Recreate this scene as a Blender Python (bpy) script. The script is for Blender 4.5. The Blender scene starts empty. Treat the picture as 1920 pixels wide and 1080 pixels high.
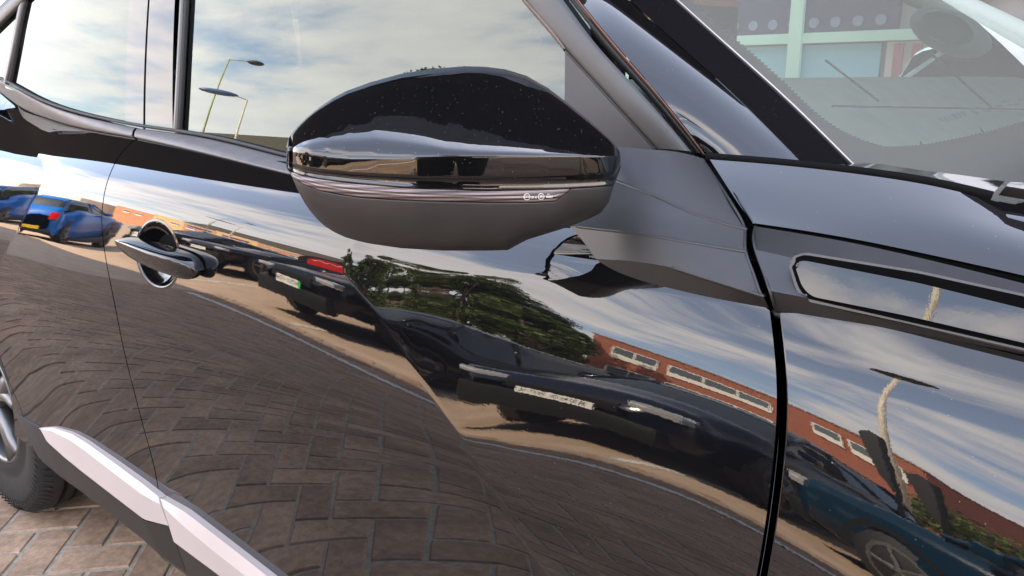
import bpy, bmesh, math, random
import numpy as np
from mathutils import Vector, Matrix
random.seed(7); rng = np.random.default_rng(7)
SC = bpy.context.scene; COL = SC.collection

# ---------------------------------------------------------------- camera, sky, sun, exposure
FPX, YAW, PITCH, ROLL = 1428.8, math.radians(38.112), math.radians(15.854), math.radians(-.808)
CAM = np.array([2.3824, -.6198, 1.1853])
fw = np.array([-math.sin(YAW)*math.cos(PITCH), math.cos(YAW)*math.cos(PITCH), -math.sin(PITCH)])
_r = np.array([math.cos(YAW), math.sin(YAW), 0]); _u = np.cross(_r, fw)
RV = _r*math.cos(ROLL)+_u*math.sin(ROLL); UV = -_r*math.sin(ROLL)+_u*math.cos(ROLL)
cam = bpy.data.objects.new('camera', bpy.data.cameras.new('camera')); COL.objects.link(cam)
cam.matrix_world = Matrix(((RV[0], UV[0], -fw[0], CAM[0]), (RV[1], UV[1], -fw[1], CAM[1]), (RV[2], UV[2], -fw[2], CAM[2]), (0, 0, 0, 1)))
cam.data.sensor_width = 36; cam.data.lens = 36*FPX/1920; cam.data.clip_start = .02; cam.data.clip_end = 900
SC.camera = cam
SUN_EL, SUN_AZ = math.radians(42.5), math.radians(-20)      # azimuth measured from +Y towards +X
sun_dir = Vector((math.sin(SUN_AZ)*math.cos(SUN_EL), math.cos(SUN_AZ)*math.cos(SUN_EL), math.sin(SUN_EL)))
sun = bpy.data.objects.new('sun', bpy.data.lights.new('sun', 'SUN')); COL.objects.link(sun)
sun.data.energy = 4.6; sun.data.angle = math.radians(.5); sun.data.color = (1, .83, .64)
sun.rotation_euler = sun_dir.to_track_quat('Z', 'Y').to_euler()
SC.view_settings.view_transform = 'Standard'; SC.view_settings.look = 'None'
SC.view_settings.exposure = 2.9; SC.view_settings.gamma = 1
SC.cycles.max_bounces = 10; SC.cycles.transparent_max_bounces = 16; SC.cycles.caustics_reflective = False

W = bpy.data.worlds.new('World'); SC.world = W; W.use_nodes = True
nt = W.node_tree; N = nt.nodes; L = nt.links
for n in list(N): N.remove(n)
sky = N.new('ShaderNodeTexSky'); sky.sky_type = 'NISHITA'; sky.sun_disc = False
sky.sun_elevation = SUN_EL; sky.sun_rotation = SUN_AZ; sky.air_density = 1.0; sky.dust_density = 1.2; sky.ozone_density = 2.0
bg = N.new('ShaderNodeBackground'); out = N.new('ShaderNodeOutputWorld')
tc = N.new('ShaderNodeTexCoord'); sep = N.new('ShaderNodeSeparateXYZ'); L.new(tc.outputs['Generated'], sep.inputs[0])
def wm(op, a, b=None, clamp=False):
    m = N.new('ShaderNodeMath'); m.operation = op; m.use_clamp = clamp
    for i, v in enumerate((a, b)):
        if v is None: continue
        if isinstance(v, (int, float)): m.inputs[i].default_value = v
        else: L.new(v, m.inputs[i])
    return m.outputs[0]
den = wm('ADD', wm('MAXIMUM', sep.outputs[2], 0), .16)
comb = N.new('ShaderNodeCombineXYZ'); L.new(wm('DIVIDE', sep.outputs[0], den), comb.inputs[0]); L.new(wm('DIVIDE', sep.outputs[1], den), comb.inputs[1])
mp = N.new('ShaderNodeMapping'); mp.inputs['Rotation'].default_value = (0, 0, math.radians(35)); mp.inputs['Scale'].default_value = (.7, 1.15, 1); mp.inputs['Location'].default_value = (5.3, .4, 0)
L.new(comb.outputs[0], mp.inputs[0])
n1 = N.new('ShaderNodeTexNoise'); n1.inputs['Scale'].default_value = 1.05; n1.inputs['Detail'].default_value = 9; n1.inputs['Roughness'].default_value = .58; n1.inputs['Distortion'].default_value = .35
n2 = N.new('ShaderNodeTexNoise'); n2.inputs['Scale'].default_value = 3.4; n2.inputs['Detail'].default_value = 6; n2.inputs['Roughness'].default_value = .6
L.new(mp.outputs[0], n1.inputs[0]); L.new(mp.outputs[0], n2.inputs[0])
cl = wm('ADD', wm('MULTIPLY', n1.outputs[0], .8), wm('MULTIPLY', n2.outputs[0], .2))
hor = wm('SUBTRACT', wm('MULTIPLY', wm('SUBTRACT', 1, sep.outputs[2]), .30), .10)      # more cloud towards the horizon
ramp = N.new('ShaderNodeMapRange'); ramp.interpolation_type = 'SMOOTHSTEP'
ramp.inputs[1].default_value = .54; ramp.inputs[2].default_value = .67; ramp.inputs[3].default_value = .22
L.new(wm('ADD', cl, hor), ramp.inputs[0])
skm = N.new('ShaderNodeMix'); skm.data_type = 'RGBA'
L.new(ramp.outputs[0], skm.inputs[0]); L.new(sky.outputs[0], skm.inputs[6])
shade = N.new('ShaderNodeMix'); shade.data_type = 'RGBA'; L.new(n2.outputs[0], shade.inputs[0])
shade.inputs[6].default_value = (4.3, 4.2, 4.6, 1); shade.inputs[7].default_value = (7.3, 6.7, 6.1, 1)
L.new(shade.outputs[2], skm.inputs[7])
L.new(skm.outputs[2], bg.inputs[0]); bg.inputs[1].default_value = .15
L.new(bg.outputs[0], out.inputs[0])

# ---------------------------------------------------------------- helpers
def sm(t): t = np.clip(t, 0, 1); return t*t*(3-2*t)
def ray(u, v):
    d = fw+(u-960)/FPX*RV+(540-v)/FPX*UV; return d/np.linalg.norm(d)
def aty(u, v, y):
    d = ray(u, v); return CAM+d*((y-CAM[1])/d[1])
def atz(u, v, z):
    d = ray(u, v); return CAM+d*((z-CAM[2])/d[2])
def props(o, label=None, cat=None, group=None, kind=None):
    if label: o['label'] = label
    if cat: o['category'] = cat
    if group: o['group'] = group
    if kind: o['kind'] = kind
    return o
def empty(name, loc=(0, 0, 0), rz=0, parent=None):
    o = bpy.data.objects.new(name, None); COL.objects.link(o); o.location = loc; o.rotation_euler = (0, 0, rz); o.parent = parent; o.empty_display_size = .1
    return o
def mesh_obj(name, verts, faces, mat, parent=None, smooth=False, normals=None):
    me = bpy.data.meshes.new(name)
    me.from_pydata([tuple(map(float, v)) for v in verts], [], faces)
    me.update()
    if smooth or normals is not None: me.polygons.foreach_set('use_smooth', [True]*len(me.polygons))
    if normals is not None: me.normals_split_custom_set_from_vertices([tuple(map(float, n)) for n in normals])
    if mat: me.materials.append(mat)
    o = bpy.data.objects.new(name, me); COL.objects.link(o); o.parent = parent
    return o
def bm_obj(name, bm, mat, parent=None, smooth=False, angle=None):
    bmesh.ops.recalc_face_normals(bm, faces=bm.faces[:])
    me = bpy.data.meshes.new(name); bm.to_mesh(me); bm.free()
    if smooth or angle: me.polygons.foreach_set('use_smooth', [True]*len(me.polygons))
    if angle: me.set_sharp_from_angle(angle=math.radians(angle))
    if mat: me.materials.append(mat)
    o = bpy.data.objects.new(name, me); COL.objects.link(o); o.parent = parent
    return o
def box(bm, x0, x1, y0, y1, z0, z1, bev=0):
    r = bmesh.ops.create_cube(bm, size=1); vs = r['verts']
    for v in vs: v.co = Vector((x0+(v.co.x+.5)*(x1-x0), y0+(v.co.y+.5)*(y1-y0), z0+(v.co.z+.5)*(z1-z0)))
    if bev:
        es = list({e for v in vs for e in v.link_edges}); bmesh.ops.bevel(bm, geom=es, offset=bev, segments=2, affect='EDGES', profile=.6)
def boxo(name, mat, parent, x0, x1, y0, y1, z0, z1, bev=0):
    bm = bmesh.new(); box(bm, x0, x1, y0, y1, z0, z1, bev); return bm_obj(name, bm, mat, parent, angle=35 if bev else None)
def tube(bm, pts, rad, n=10, cap=True):
    pts = [Vector(p) for p in pts]; rad = rad if hasattr(rad, '__len__') else [rad]*len(pts)
    rings = []
    for i, p in enumerate(pts):
        t = (pts[min(i+1, len(pts)-1)]-pts[max(i-1, 0)]).normalized()
        a = t.orthogonal().normalized() if i == 0 else (pa-t*pa.dot(t)).normalized()
        pa = a; b = t.cross(a)
        rings.append([bm.verts.new(p+(a*math.cos(2*math.pi*k/n)+b*math.sin(2*math.pi*k/n))*rad[i]) for k in range(n)])
    for i in range(len(rings)-1):
        for k in range(n): bm.faces.new((rings[i][k], rings[i][(k+1) % n], rings[i+1][(k+1) % n], rings[i+1][k]))
    if cap: bm.faces.new(rings[0]); bm.faces.new(rings[-1][::-1])
def grid_mesh(name, P, mat, parent=None, smooth=True, normals=None, keep=None):
    """P[n,m,3] -> quads"""
    n, m = P.shape[:2]; idx = np.arange(n*m).reshape(n, m)
    q = np.stack([idx[:-1, :-1], idx[1:, :-1], idx[1:, 1:], idx[:-1, 1:]], -1).reshape(-1, 4)
    if keep is not None: q = q[keep.reshape(-1)]
    V = P.reshape(-1, 3)
    used = np.unique(q); remap = -np.ones(len(V), int); remap[used] = np.arange(len(used))
    return mesh_obj(name, V[used], remap[q].tolist(), mat, parent, smooth, None if normals is None else normals.reshape(-1, 3)[used])
def resample(pts, n):
    pts = np.asarray(pts, float); d = np.r_[0, np.cumsum(np.linalg.norm(np.diff(pts, axis=0), axis=1))]
    s = np.linspace(0, d[-1], n); return np.stack([np.interp(s, d, pts[:, k]) for k in range(pts.shape[1])], 1)
def nspl(xk, Y, xq):
    xk = np.asarray(xk, float); Y = np.asarray(Y, float); n = len(xk); h = np.diff(xk)
    A = np.zeros((n, n)); A[0, 0] = A[-1, -1] = 1; rhs = np.zeros(Y.shape)
    for k in range(1, n-1):
        A[k, k-1] = h[k-1]; A[k, k] = 2*(h[k-1]+h[k]); A[k, k+1] = h[k]; rhs[k] = 6*((Y[k+1]-Y[k])/h[k]-(Y[k]-Y[k-1])/h[k-1])
    M = np.linalg.solve(A, rhs.reshape(n, -1)).reshape(Y.shape)
    q = np.clip(xq, xk[0], xk[-1]); i = np.clip(np.searchsorted(xk, q)-1, 0, n-2); ex = (-1,)+(1,)*(Y.ndim-1)
    H = h[i].reshape(ex); a = ((xk[i+1]-q)/h[i]).reshape(ex); b = 1-a
    return a*Y[i]+b*Y[i+1]+((a**3-a)*M[i]+(b**3-b)*M[i+1])*H*H/6
def smooth_curve(pts, n):
    """natural spline through points, resampled evenly"""
    pts = np.asarray(pts, float); d = np.r_[0, np.cumsum(np.linalg.norm(np.diff(pts, axis=0), axis=1))]
    return resample(nspl(d, pts, np.linspace(0, d[-1], n*3)), n)

# ---------------------------------------------------------------- materials
def M(name, col, rough=.5, metal=0, spec=.5, ior=None, coat=0, emis=None):
    m = bpy.data.materials.new(name); m.use_nodes = True; b = m.node_tree.nodes['Principled BSDF']
    b.inputs['Base Color'].default_value = (*col, 1); b.inputs['Roughness'].default_value = rough; b.inputs['Metallic'].default_value = metal
    b.inputs['Specular IOR Level'].default_value = spec
    if ior: b.inputs['IOR'].default_value = ior
    if coat: b.inputs['Coat Weight'].default_value = coat; b.inputs['Coat Roughness'].default_value = .03
    return m
def nodes(m): return m.node_tree.nodes, m.node_tree.links, m.node_tree.nodes['Principled BSDF']
def add_noise(m, scale=8, amt=.15, bump=0, bscale=None, detail=5, rough_var=0, coords='Object', aniso=(1, 1, 1)):
    """mottled colour (+ fine bump)"""
    N, L, b = nodes(m); tc = N.new('ShaderNodeTexCoord'); mp = N.new('ShaderNodeMapping'); mp.inputs['Scale'].default_value = aniso; L.new(tc.outputs[coords], mp.inputs[0])
    t = N.new('ShaderNodeTexNoise'); t.inputs['Scale'].default_value = scale; t.inputs['Detail'].default_value = detail; L.new(mp.outputs[0], t.inputs[0])
    c = b.inputs['Base Color'].default_value[:]
    mr = N.new('ShaderNodeMapRange'); mr.inputs[1].default_value = .3; mr.inputs[2].default_value = .7; mr.inputs[3].default_value = 1-amt; mr.inputs[4].default_value = 1+amt; L.new(t.outputs[0], mr.inputs[0])
    mx = N.new('ShaderNodeVectorMath'); mx.operation = 'SCALE'; mx.inputs[0].default_value = c[:3]; L.new(mr.outputs[0], mx.inputs['Scale']); L.new(mx.outputs[0], b.inputs['Base Color'])
    if rough_var:
        r0 = b.inputs['Roughness'].default_value; rr = N.new('ShaderNodeMapRange'); rr.inputs[3].default_value = max(0, r0-rough_var); rr.inputs[4].default_value = r0+rough_var; L.new(t.outputs[0], rr.inputs[0]); L.new(rr.outputs[0], b.inputs['Roughness'])
    if bump:
        t2 = N.new('ShaderNodeTexNoise'); t2.inputs['Scale'].default_value = bscale or scale*6; t2.inputs['Detail'].default_value = 6; L.new(mp.outputs[0], t2.inputs[0])
        bp = N.new('ShaderNodeBump'); bp.inputs['Strength'].default_value = bump; bp.inputs['Distance'].default_value = .01; L.new(t2.outputs[0], bp.inputs['Height']); L.new(bp.outputs[0], b.inputs['Normal'])
    return m
def paint(name, col, spec_ior=1.62, peel=.00003, dust=.0, flake=0):
    """clear-coated car paint: tiny orange peel, specks of dust"""
    m = M(name, col, rough=.0, ior=spec_ior); N, L, b = nodes(m)
    b.inputs['Roughness'].default_value = .012
    tc = N.new('ShaderNodeTexCoord')
    t = N.new('ShaderNodeTexNoise'); t.inputs['Scale'].default_value = 330; t.inputs['Detail'].default_value = 2; L.new(tc.outputs['Object'], t.inputs[0])
    t3 = N.new('ShaderNodeTexNoise'); t3.inputs['Scale'].default_value = 75; t3.inputs['Detail'].default_value = 1; L.new(tc.outputs['Object'], t3.inputs[0])
    ad = N.new('ShaderNodeMath'); ad.operation = 'MULTIPLY_ADD'; ad.inputs[1].default_value = 1.6; L.new(t3.outputs[0], ad.inputs[0]); L.new(t.outputs[0], ad.inputs[2])
    bp = N.new('ShaderNodeBump'); bp.inputs['Strength'].default_value = 1; bp.inputs['Distance'].default_value = peel; L.new(ad.outputs[0], bp.inputs['Height']); L.new(bp.outputs[0], b.inputs['Normal'])
    if dust:
        v = N.new('ShaderNodeTexVoronoi'); v.inputs['Scale'].default_value = 420; L.new(tc.outputs['Object'], v.inputs[0])
        wn = N.new('ShaderNodeMath'); wn.operation = 'LESS_THAN'; wn.inputs[1].default_value = .16; L.new(v.outputs['Distance'], wn.inputs[0])
        sc_ = N.new('ShaderNodeSeparateColor'); L.new(v.outputs['Color'], sc_.inputs[0])
        g = N.new('ShaderNodeMath'); g.operation = 'GREATER_THAN'; g.inputs[1].default_value = 1-dust*.6; L.new(sc_.outputs[0], g.inputs[0])
        mu = N.new('ShaderNodeMath'); mu.operation = 'MULTIPLY'; L.new(wn.outputs[0], mu.inputs[0]); L.new(g.outputs[0], mu.inputs[1])
        m2 = N.new('ShaderNodeMath'); m2.operation = 'MULTIPLY'; L.new(mu.outputs[0], m2.inputs[0]); L.new(sc_.outputs[1], m2.inputs[1])
        mx = N.new('ShaderNodeMix'); mx.data_type = 'RGBA'; L.new(m2.outputs[0], mx.inputs[0]); mx.inputs[6].default_value = (*col, 1); mx.inputs[7].default_value = (.16, .15, .135, 1); L.new(mx.outputs[2], b.inputs['Base Color'])
    return m
def glass(name, tint, refl_ior=1.6, veil=0):
    """window pane: tinted see-through sheet with Fresnel reflection"""
    m = bpy.data.materials.new(name); m.use_nodes = True; N, L = m.node_tree.nodes, m.node_tree.links
    for n in list(N): N.remove(n)
    o = N.new('ShaderNodeOutputMaterial'); tr = N.new('ShaderNodeBsdfTransparent'); tr.inputs[0].default_value = (*tint, 1)
    gl = N.new('ShaderNodeBsdfGlossy'); gl.inputs['Roughness'].default_value = .0; gl.inputs[0].default_value = (.90, .98, .95, 1)
    fr = N.new('ShaderNodeFresnel'); fr.inputs[0].default_value = refl_ior
    mx = N.new('ShaderNodeMixShader'); L.new(fr.outputs[0], mx.inputs[0]); L.new(tr.outputs[0], mx.inputs[1]); L.new(gl.outputs[0], mx.inputs[2])
    last = mx
    if veil:
        df = N.new('ShaderNodeBsdfDiffuse'); df.inputs[0].default_value = (.55, .53, .46, 1); m3 = N.new('ShaderNodeMixShader'); m3.inputs[0].default_value = veil  # pale diffuse film paints the hazy sky veil onto the glass
        L.new(mx.outputs[0], m3.inputs[1]); L.new(df.outputs[0], m3.inputs[2]); last = m3
    L.new(last.outputs[0], o.inputs[0]); return m
PAINT = paint('black_paint', (.0035, .0035, .004), 1.68, .0000042, dust=.03)
PAINT_D = paint('black_paint_dusty', (.0035, .0035, .004), 1.62, .000004, dust=.25)
GLOSSB = paint('gloss_black_plastic', (.004, .004, .004), 1.6, .000006)
MATTE = add_noise(M('grained_black_plastic', (.019, .018, .018), .42, spec=.55), 60, .12, .04, 2600)
MATTE_SM = add_noise(M('satin_black_plastic', (.024, .023, .023), .38, spec=.7), 30, .1, .03, 1800)
CLAD = add_noise(M('cladding_plastic', (.020, .018, .016), .55, spec=.4), 12, .12, .08, 1500)
SILVER = add_noise(M('satin_silver', (.46, .395, .365), .5, metal=.2), 5, .04)
BELT = add_noise(M('satin_grey_trim', (.125, .115, .112), .52, metal=.15), 25, .10, .02, 700)
RUBBER = add_noise(M('rubber_seal', (.012, .012, .012), .6), 30, .2)
CHROME = M('chrome', (.75, .75, .76), .05, metal=1)
BLK2 = M('grille_black', (.008, .008, .008), .4)
DARK = M('unlit_black', (.004, .004, .004), .9, spec=.1)
TYRE = add_noise(M('tyre_rubber', (.014, .0135, .013), .62, spec=.4), 25, .25, .1, 300)
ALLOY = add_noise(M('alloy', (.2, .195, .19), .42, metal=.9), 6, .1)
GLASS_F = glass('front_side_glass', (.13, .17, .155), 1.78)
GLASS_R = glass('privacy_glass', (.03, .03, .032), 1.60)
GLASS_W = glass('windscreen_glass', (.62, .74, .68), 1.5, veil=.19)

# ---------------------------------------------------------------- the car's flank as one height field  y = S(x, z)
T_A = [[51, 50, 44, 34, 25.71, 19.53, 16.28, 14.64, 13.41, 11.0, 7.08, 1.85, -1.0, -1.21, 0.46, 2.94, 5.92, 9.95], [54, 53, 48.5, 38.28, 25.48, 14.81, 11.87, 10.39, 10.3, 8.98, 7.12, 1.8, -0.99, -2.1, -2.37, -1.46, 1.01, 6.0], [57, 57, 52.9, 45.4, 31.65, 20.7, 13.92, 9.11, 8.89, 8.87, 8.2, 2.31, -1.08, -2.61, -3.39, -3.57, -2.46, 2.05], [60.97, 57.51, 52.06, 46.02, 36.12, 27.07, 20.26, 14.46, 12.65, 12.08, 13.05, 2.75, -1.46, -2.68, -3.75, -3.82, -2.77, 1.99]]
T_B = [[19.5, 17.41, 15.24, 12.97, 10.58, 9.8, 11.6, 13.71, 7.16, -0.78, -4.13], [19.88, 17.61, 16.25, 15.11, 14.48, 14.19, 11.98, 12.3, 6.98, 1.73, -4.56], [27.36, 26.62, 23.78, 18.89, 16.32, 13.54, 12.29, 11.3, 8.35, 2.4, -3.54], [32.87, 32.77, 29.68, 24.98, 23.59, 22.22, 17.39, 15.51, 10.42, -0.0, -2.17]]
CWP = np.array([[1.6678, 0.9467], [1.7126, 0.9056], [1.7701, 0.8538], [1.8467, 0.8123], [1.8977, 0.7917], [1.9467, 0.7428], [1.9839, 0.6841]])
CTP = np.array([[1.6439, 0.9454], [1.6678, 0.9467], [1.7337, 0.9581], [1.872, 0.9766], [2.0111, 0.9931], [2.1121, 0.9953], [2.1821, 0.9954], [2.2464, 0.9992], [2.3561, 1.0029]])
CTP[:, 1] = np.polyval(np.polyfit(CTP[:, 0], CTP[:, 1], 3), CTP[:, 0])
KZ = np.array([1.075, 1.055, 1.035, 1.02, 1.0, .98, .96, .93, .90, .87, .83, .77, .7, .62, .55, .48, .4, .2]); XA = np.array([.5, 1.0, 1.5, 2.0])
KB = np.array([0, .015, .03, .05, .07, .09, .12, .16, .22, .32, .45]); XB = np.array([1.7, 1.9, 2.13, 2.38])
DG, DZ = .004, .0015
GX = np.arange(-.9, 3.5001, DG); GZ = np.arange(.1, 1.1201, DZ); XX, ZZ = np.meshgrid(GX, GZ, indexing='ij')
def pchip(xk, Y, xq):
    h = np.diff(xk); dl = np.diff(Y, axis=1)/h; d = np.zeros_like(Y); a, b = dl[:, :-1], dl[:, 1:]
    d[:, 1:-1] = np.where(a*b > 0, 2*a*b/(a+b+1e-12*np.sign(a+b+1e-30)), 0); d[:, 0] = dl[:, 0]; d[:, -1] = dl[:, -1]
    q = np.clip(xq, xk[0], xk[-1]); i = np.clip(np.searchsorted(xk, q)-1, 0, len(xk)-2); n = np.arange(len(Y))[:, None]; t = (q-xk[i])/h[i]
    y0, y1, d0, d1 = Y[n, i], Y[n, i+1], d[n, i]*h[i], d[n, i+1]*h[i]
    return (2*t**3-3*t**2+1)*y0+(t**3-2*t**2+t)*d0+(-2*t**3+3*t**2)*y1+(t**3-t**2)*d1
def lin_ext(xk, yk, q):
    r = nspl(xk, yk, np.ravel(q)).reshape(np.shape(q)); s0 = (yk[1]-yk[0])/(xk[1]-xk[0]); s1 = (yk[-1]-yk[-2])/(xk[-1]-xk[-2])
    return r+np.minimum(q-xk[0], 0)*s0+np.maximum(q-xk[-1], 0)*s1
_px = np.arange(-1, 4, .01); _pp = np.cumsum(-.045+.055*np.clip(_px-.8, -.3, 1.1)-.175*sm((_px-1.62)/.70))*.01; _pp -= np.interp(1.2, _px, _pp)+.012
def yb(x): return .083+.035*sm((x-.7)/1.2)
def plan(x): return np.interp(x, _px, _pp)-.06*sm((.5-x)/1.2)
_cq = np.polyfit(CWP[:, 1], CWP[:, 0], 2)
def xw_f(z):
    zc = np.clip(z, .74, .96); return np.polyval(_cq, zc)+(z-zc)*np.polyval(np.polyder(_cq), zc)
xw = xw_f(ZZ); zt = lin_ext(CTP[:, 0], CTP[:, 1], XX)
_w = sm((XX-xw)/.008+.5)*sm((zt-ZZ)/.007+.5); _fade = sm((ZZ-.60)/.22); _w2 = sm((XX-xw-.05)/.3+.5)
_W = _w*_fade+(1-_fade)*_w2
def xsm(T, w):      # blur along x so the flank has no kinks where tables end
    k = np.hanning(w); k /= k.sum(); Tp = np.pad(T, ((w//2, w//2), (0, 0)), mode='edge'); return np.stack([np.convolve(Tp[:, j], k, 'valid') for j in range(T.shape[1])], 1)
EA = pchip(KZ[::-1].copy(), xsm(nspl(XA, T_A, GX), 75)[:, ::-1], ZZ)
EE = EA*(1-_W)+pchip(KB, xsm(nspl(XB, T_B, GX), 61), zt-ZZ)*_W
def cumz(E_):
    t = np.tan(np.radians(np.clip(E_, -20, 74))); return np.concatenate([np.zeros((len(GX), 1)), np.cumsum((t[:, 1:]+t[:, :-1])/2*DZ, 1)], 1)
_IA, _I = cumz(EA), cumz(EE); _jb = int(round((1.08-GZ[0])/DZ))
SA = (yb(GX)+plan(GX))[:, None]+_IA-_IA[:, _jb:_jb+1]
# the main surface runs on undisturbed below the crease; the scallop grows up from the crease line
_zz = np.arange(1.3, -.6, -.005); _zw = np.interp(GX, xw_f(_zz), _zz)
_zw = np.where(_zw > CWP[0, 1], CWP[0, 1], _zw)
_zw = .40+.06*np.log1p(np.exp((_zw-.40)/.06))-.03       # soft floor
_fj = (np.clip(_zw, GZ[0], GZ[-1]-DZ*2)-GZ[0])/DZ; _j0 = _fj.astype(int); _f = _fj-_j0; _n = np.arange(len(GX))
SS = (SA[_n, _j0]*(1-_f)+SA[_n, _j0+1]*_f)[:, None]+_I-(_I[_n, _j0]*(1-_f)+_I[_n, _j0+1]*_f)[:, None]
# V-shaped flare over the rear wheel
FLZ = np.array([.10, .30, .55, .70, .82, .863, .909, .94, .969, .988, .999, 1.008, 1.024, 1.046, 1.07, 1.12]); FLX = np.array([-.2, -.1, .10, .33, .502, .567, .622, .655, .69, .715, .72, .708, .655, .536, .402, .12])
_xf = np.interp(ZZ, FLZ, FLX)
_d = np.clip(_xf-XX+.006, 0, None); SS = SS-.06*np.where(_d > .012, _d-.006, _d*_d/.024)
SX = xsm(np.gradient(SS, DG, axis=0), 5); SZ = np.gradient(SS, DZ, axis=1)
def bil(T, x, z):
    x = np.asarray(x, float); z = np.asarray(z, float)
    i = np.clip((x-GX[0])/DG, 0, len(GX)-1.001); j = np.clip((z-GZ[0])/DZ, 0, len(GZ)-1.001); a = i.astype(int); b = j.astype(int); fi = i-a; fj = j-b
    return T[a, b]*(1-fi)*(1-fj)+T[a+1, b]*fi*(1-fj)+T[a, b+1]*(1-fi)*fj+T[a+1, b+1]*fi*fj
def S(x, z): return bil(SS, x, z)
def Snorm(x, z):
    n = np.stack([bil(SX, x, z), -np.ones_like(np.asarray(x, float)), bil(SZ, x, z)], -1); return n/np.linalg.norm(n, axis=-1, keepdims=True)
TUM = math.tan(math.radians(9.5)); YG0 = .012
def G(x, z):     # side-glass surface
    h = z-1.085; return yb(x)+YG0+TUM*h+.16*h*h
def hit(u, v, f=S, off=0):
    d = ray(u, v); t = (0-CAM[1])/d[1]
    for _ in range(40):
        p = CAM+d*t; t += .8*(float(f(p[0], p[2]))-off-p[1])/d[1]
    return CAM+d*t
def hits(px, f=S, off=0): return np.array([hit(u, v, f, off) for u, v in px])
def xb_(y): return np.where(np.asarray(y) < .6, 2.40-.33*(np.asarray(y)-.87)**2, 2.37594+.178*(np.asarray(y)-.6)-.05*(np.asarray(y)-.6)**2)
def on_w(u, v, off=0):   # windscreen surface z = 1.05 + .6 (xb(y)-x)
    d = ray(u, v); lo, hi = .3, 6.
    g = lambda t: (CAM+d*t)[2]+off-1.05-.6*(xb_((CAM+d*t)[1])-(CAM+d*t)[0])
    ts = np.linspace(.5, 4, 400); val = np.array([g(t) for t in ts]); k = np.where(np.diff(np.sign(val)) != 0)[0]
    if len(k) == 0: return CAM+d*2.
    lo, hi = ts[k[0]], ts[k[0]+1]
    for _ in range(40):
        m = (lo+hi)/2
        if g(lo)*g(m) <= 0: hi = m
        else: lo = m
    return CAM+d*lo

def coons(left, right, top, bot, ns, nt_):
    """curves in (x,z): left/right go bottom->top, bot/top go left->right"""
    l, r = resample(left, nt_), resample(right, nt_); b, t = resample(bot, ns), resample(top, ns)
    s = np.linspace(0, 1, ns)[:, None, None]; q = np.linspace(0, 1, nt_)[None, :, None]
    return (1-s)*l[None]+s*r[None]+(1-q)*b[:, None]+q*t[:, None]-((1-s)*(1-q)*b[0]+s*(1-q)*b[-1]+(1-s)*q*t[0]+s*q*t[-1])
def hem(P, Nn, mat, name, parent, depth=.016, r=.0022, sides='lrtb'):
    """rolled edge strips joined into a single edge mesh"""
    verts, faces, nrm = [], [], []
    n, m = P.shape[:2]
    edges = {'l': (P[0], Nn[0], P[1]-P[0]), 'r': (P[-1], Nn[-1], P[-2]-P[-1]), 'b': (P[:, 0], Nn[:, 0], P[:, 1]-P[:, 0]), 't': (P[:, -1], Nn[:, -1], P[:, -2]-P[:, -1])}
    for k in sides:
        E, EN, IN = edges[k]; st = max(1, len(E)//160); E, EN, IN = E[::st], EN[::st], IN[::st]
        IN = IN/np.maximum(np.linalg.norm(IN, axis=1), 1e-9)[:, None]
        base = len(verts)
        prof = [(0, 0, 0), (.29*r, .3*r*-1, 45), (r, -r*1.0, 90), (r, -depth, 90)]
        prof = [(-0.0, 0.0, 0), (.7*r, -.29*r, 45), (r, -r, 90), (r*.9, -depth, 90)]
        for o_, d_, an in prof:
            for e, en, i_ in zip(E, EN, IN):
                verts.append(e-i_*o_+en*d_); a = math.radians(an); nn = en*math.cos(a)-i_*math.sin(a); nrm.append(nn)
        c = len(E)
        for p in range(3):
            for j in range(c-1): faces.append((base+p*c+j, base+p*c+j+1, base+(p+1)*c+j+1, base+(p+1)*c+j))
    return mesh_obj(name, verts, faces, mat, parent, True, np.array(nrm))
def panel(name, left, right, top, bot, parent, mat, res=.004, hole=None, surf=S, norm=Snorm, off=0, hemsides='lrtb'):
    L_ = lambda c: np.linalg.norm(np.diff(np.asarray(c), axis=0), axis=1).sum()
    ns = max(4, int(max(L_(top), L_(bot))/res)); nt_ = max(4, int(max(L_(left), L_(right))/res))
    Q = coons(left, right, top, bot, ns, nt_); x, z = Q[..., 0], Q[..., 1]
    Y = surf(x, z)-off; P = np.stack([x, Y, z], -1); Nn = norm(x, z); keep = None
    if hole is not None:
        c = (Q[:-1, :-1]+Q[1:, 1:])/2; keep = ~hole(c[..., 0], c[..., 1])
    o = grid_mesh(name, P, mat, parent, True, Nn, keep)
    h = hem(P, Nn, mat, 'panel_edge', o, sides=hemsides)
    return o
def xz(px, f=S, off=0): return hits(px, f, off)[:, [0, 2]]

# ================================================================= OUR CAR
car = empty('parked_car', (0, 0, 0)); props(car, 'glossy black sport utility car filling the view, door mirror and front door nearest', 'car')

# shut lines (traced on the flank)
cutA = smooth_curve(xz([(253, 262), (232, 282), (210, 318), (196, 362), (191, 405), (194, 455), (203, 510), (215, 570), (232, 655), (250, 728), (272, 812), (290, 880), (299, 932)]), 80)[::-1]   # bottom -> top
cutA_ext = np.vstack([[cutA[0][0]+.03, .30], cutA])
cutB_l = smooth_curve(xz([(1443, 583), (1450, 640), (1455, 700), (1456, 770), (1450, 860), (1438, 960), (1418, 1080), (1396, 1180)]), 60)[::-1]
cutB_l = np.vstack([[cutB_l[0][0]-.03, .30], cutB_l])
cutB_r = cutB_l+np.array([.0095, 0])
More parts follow.
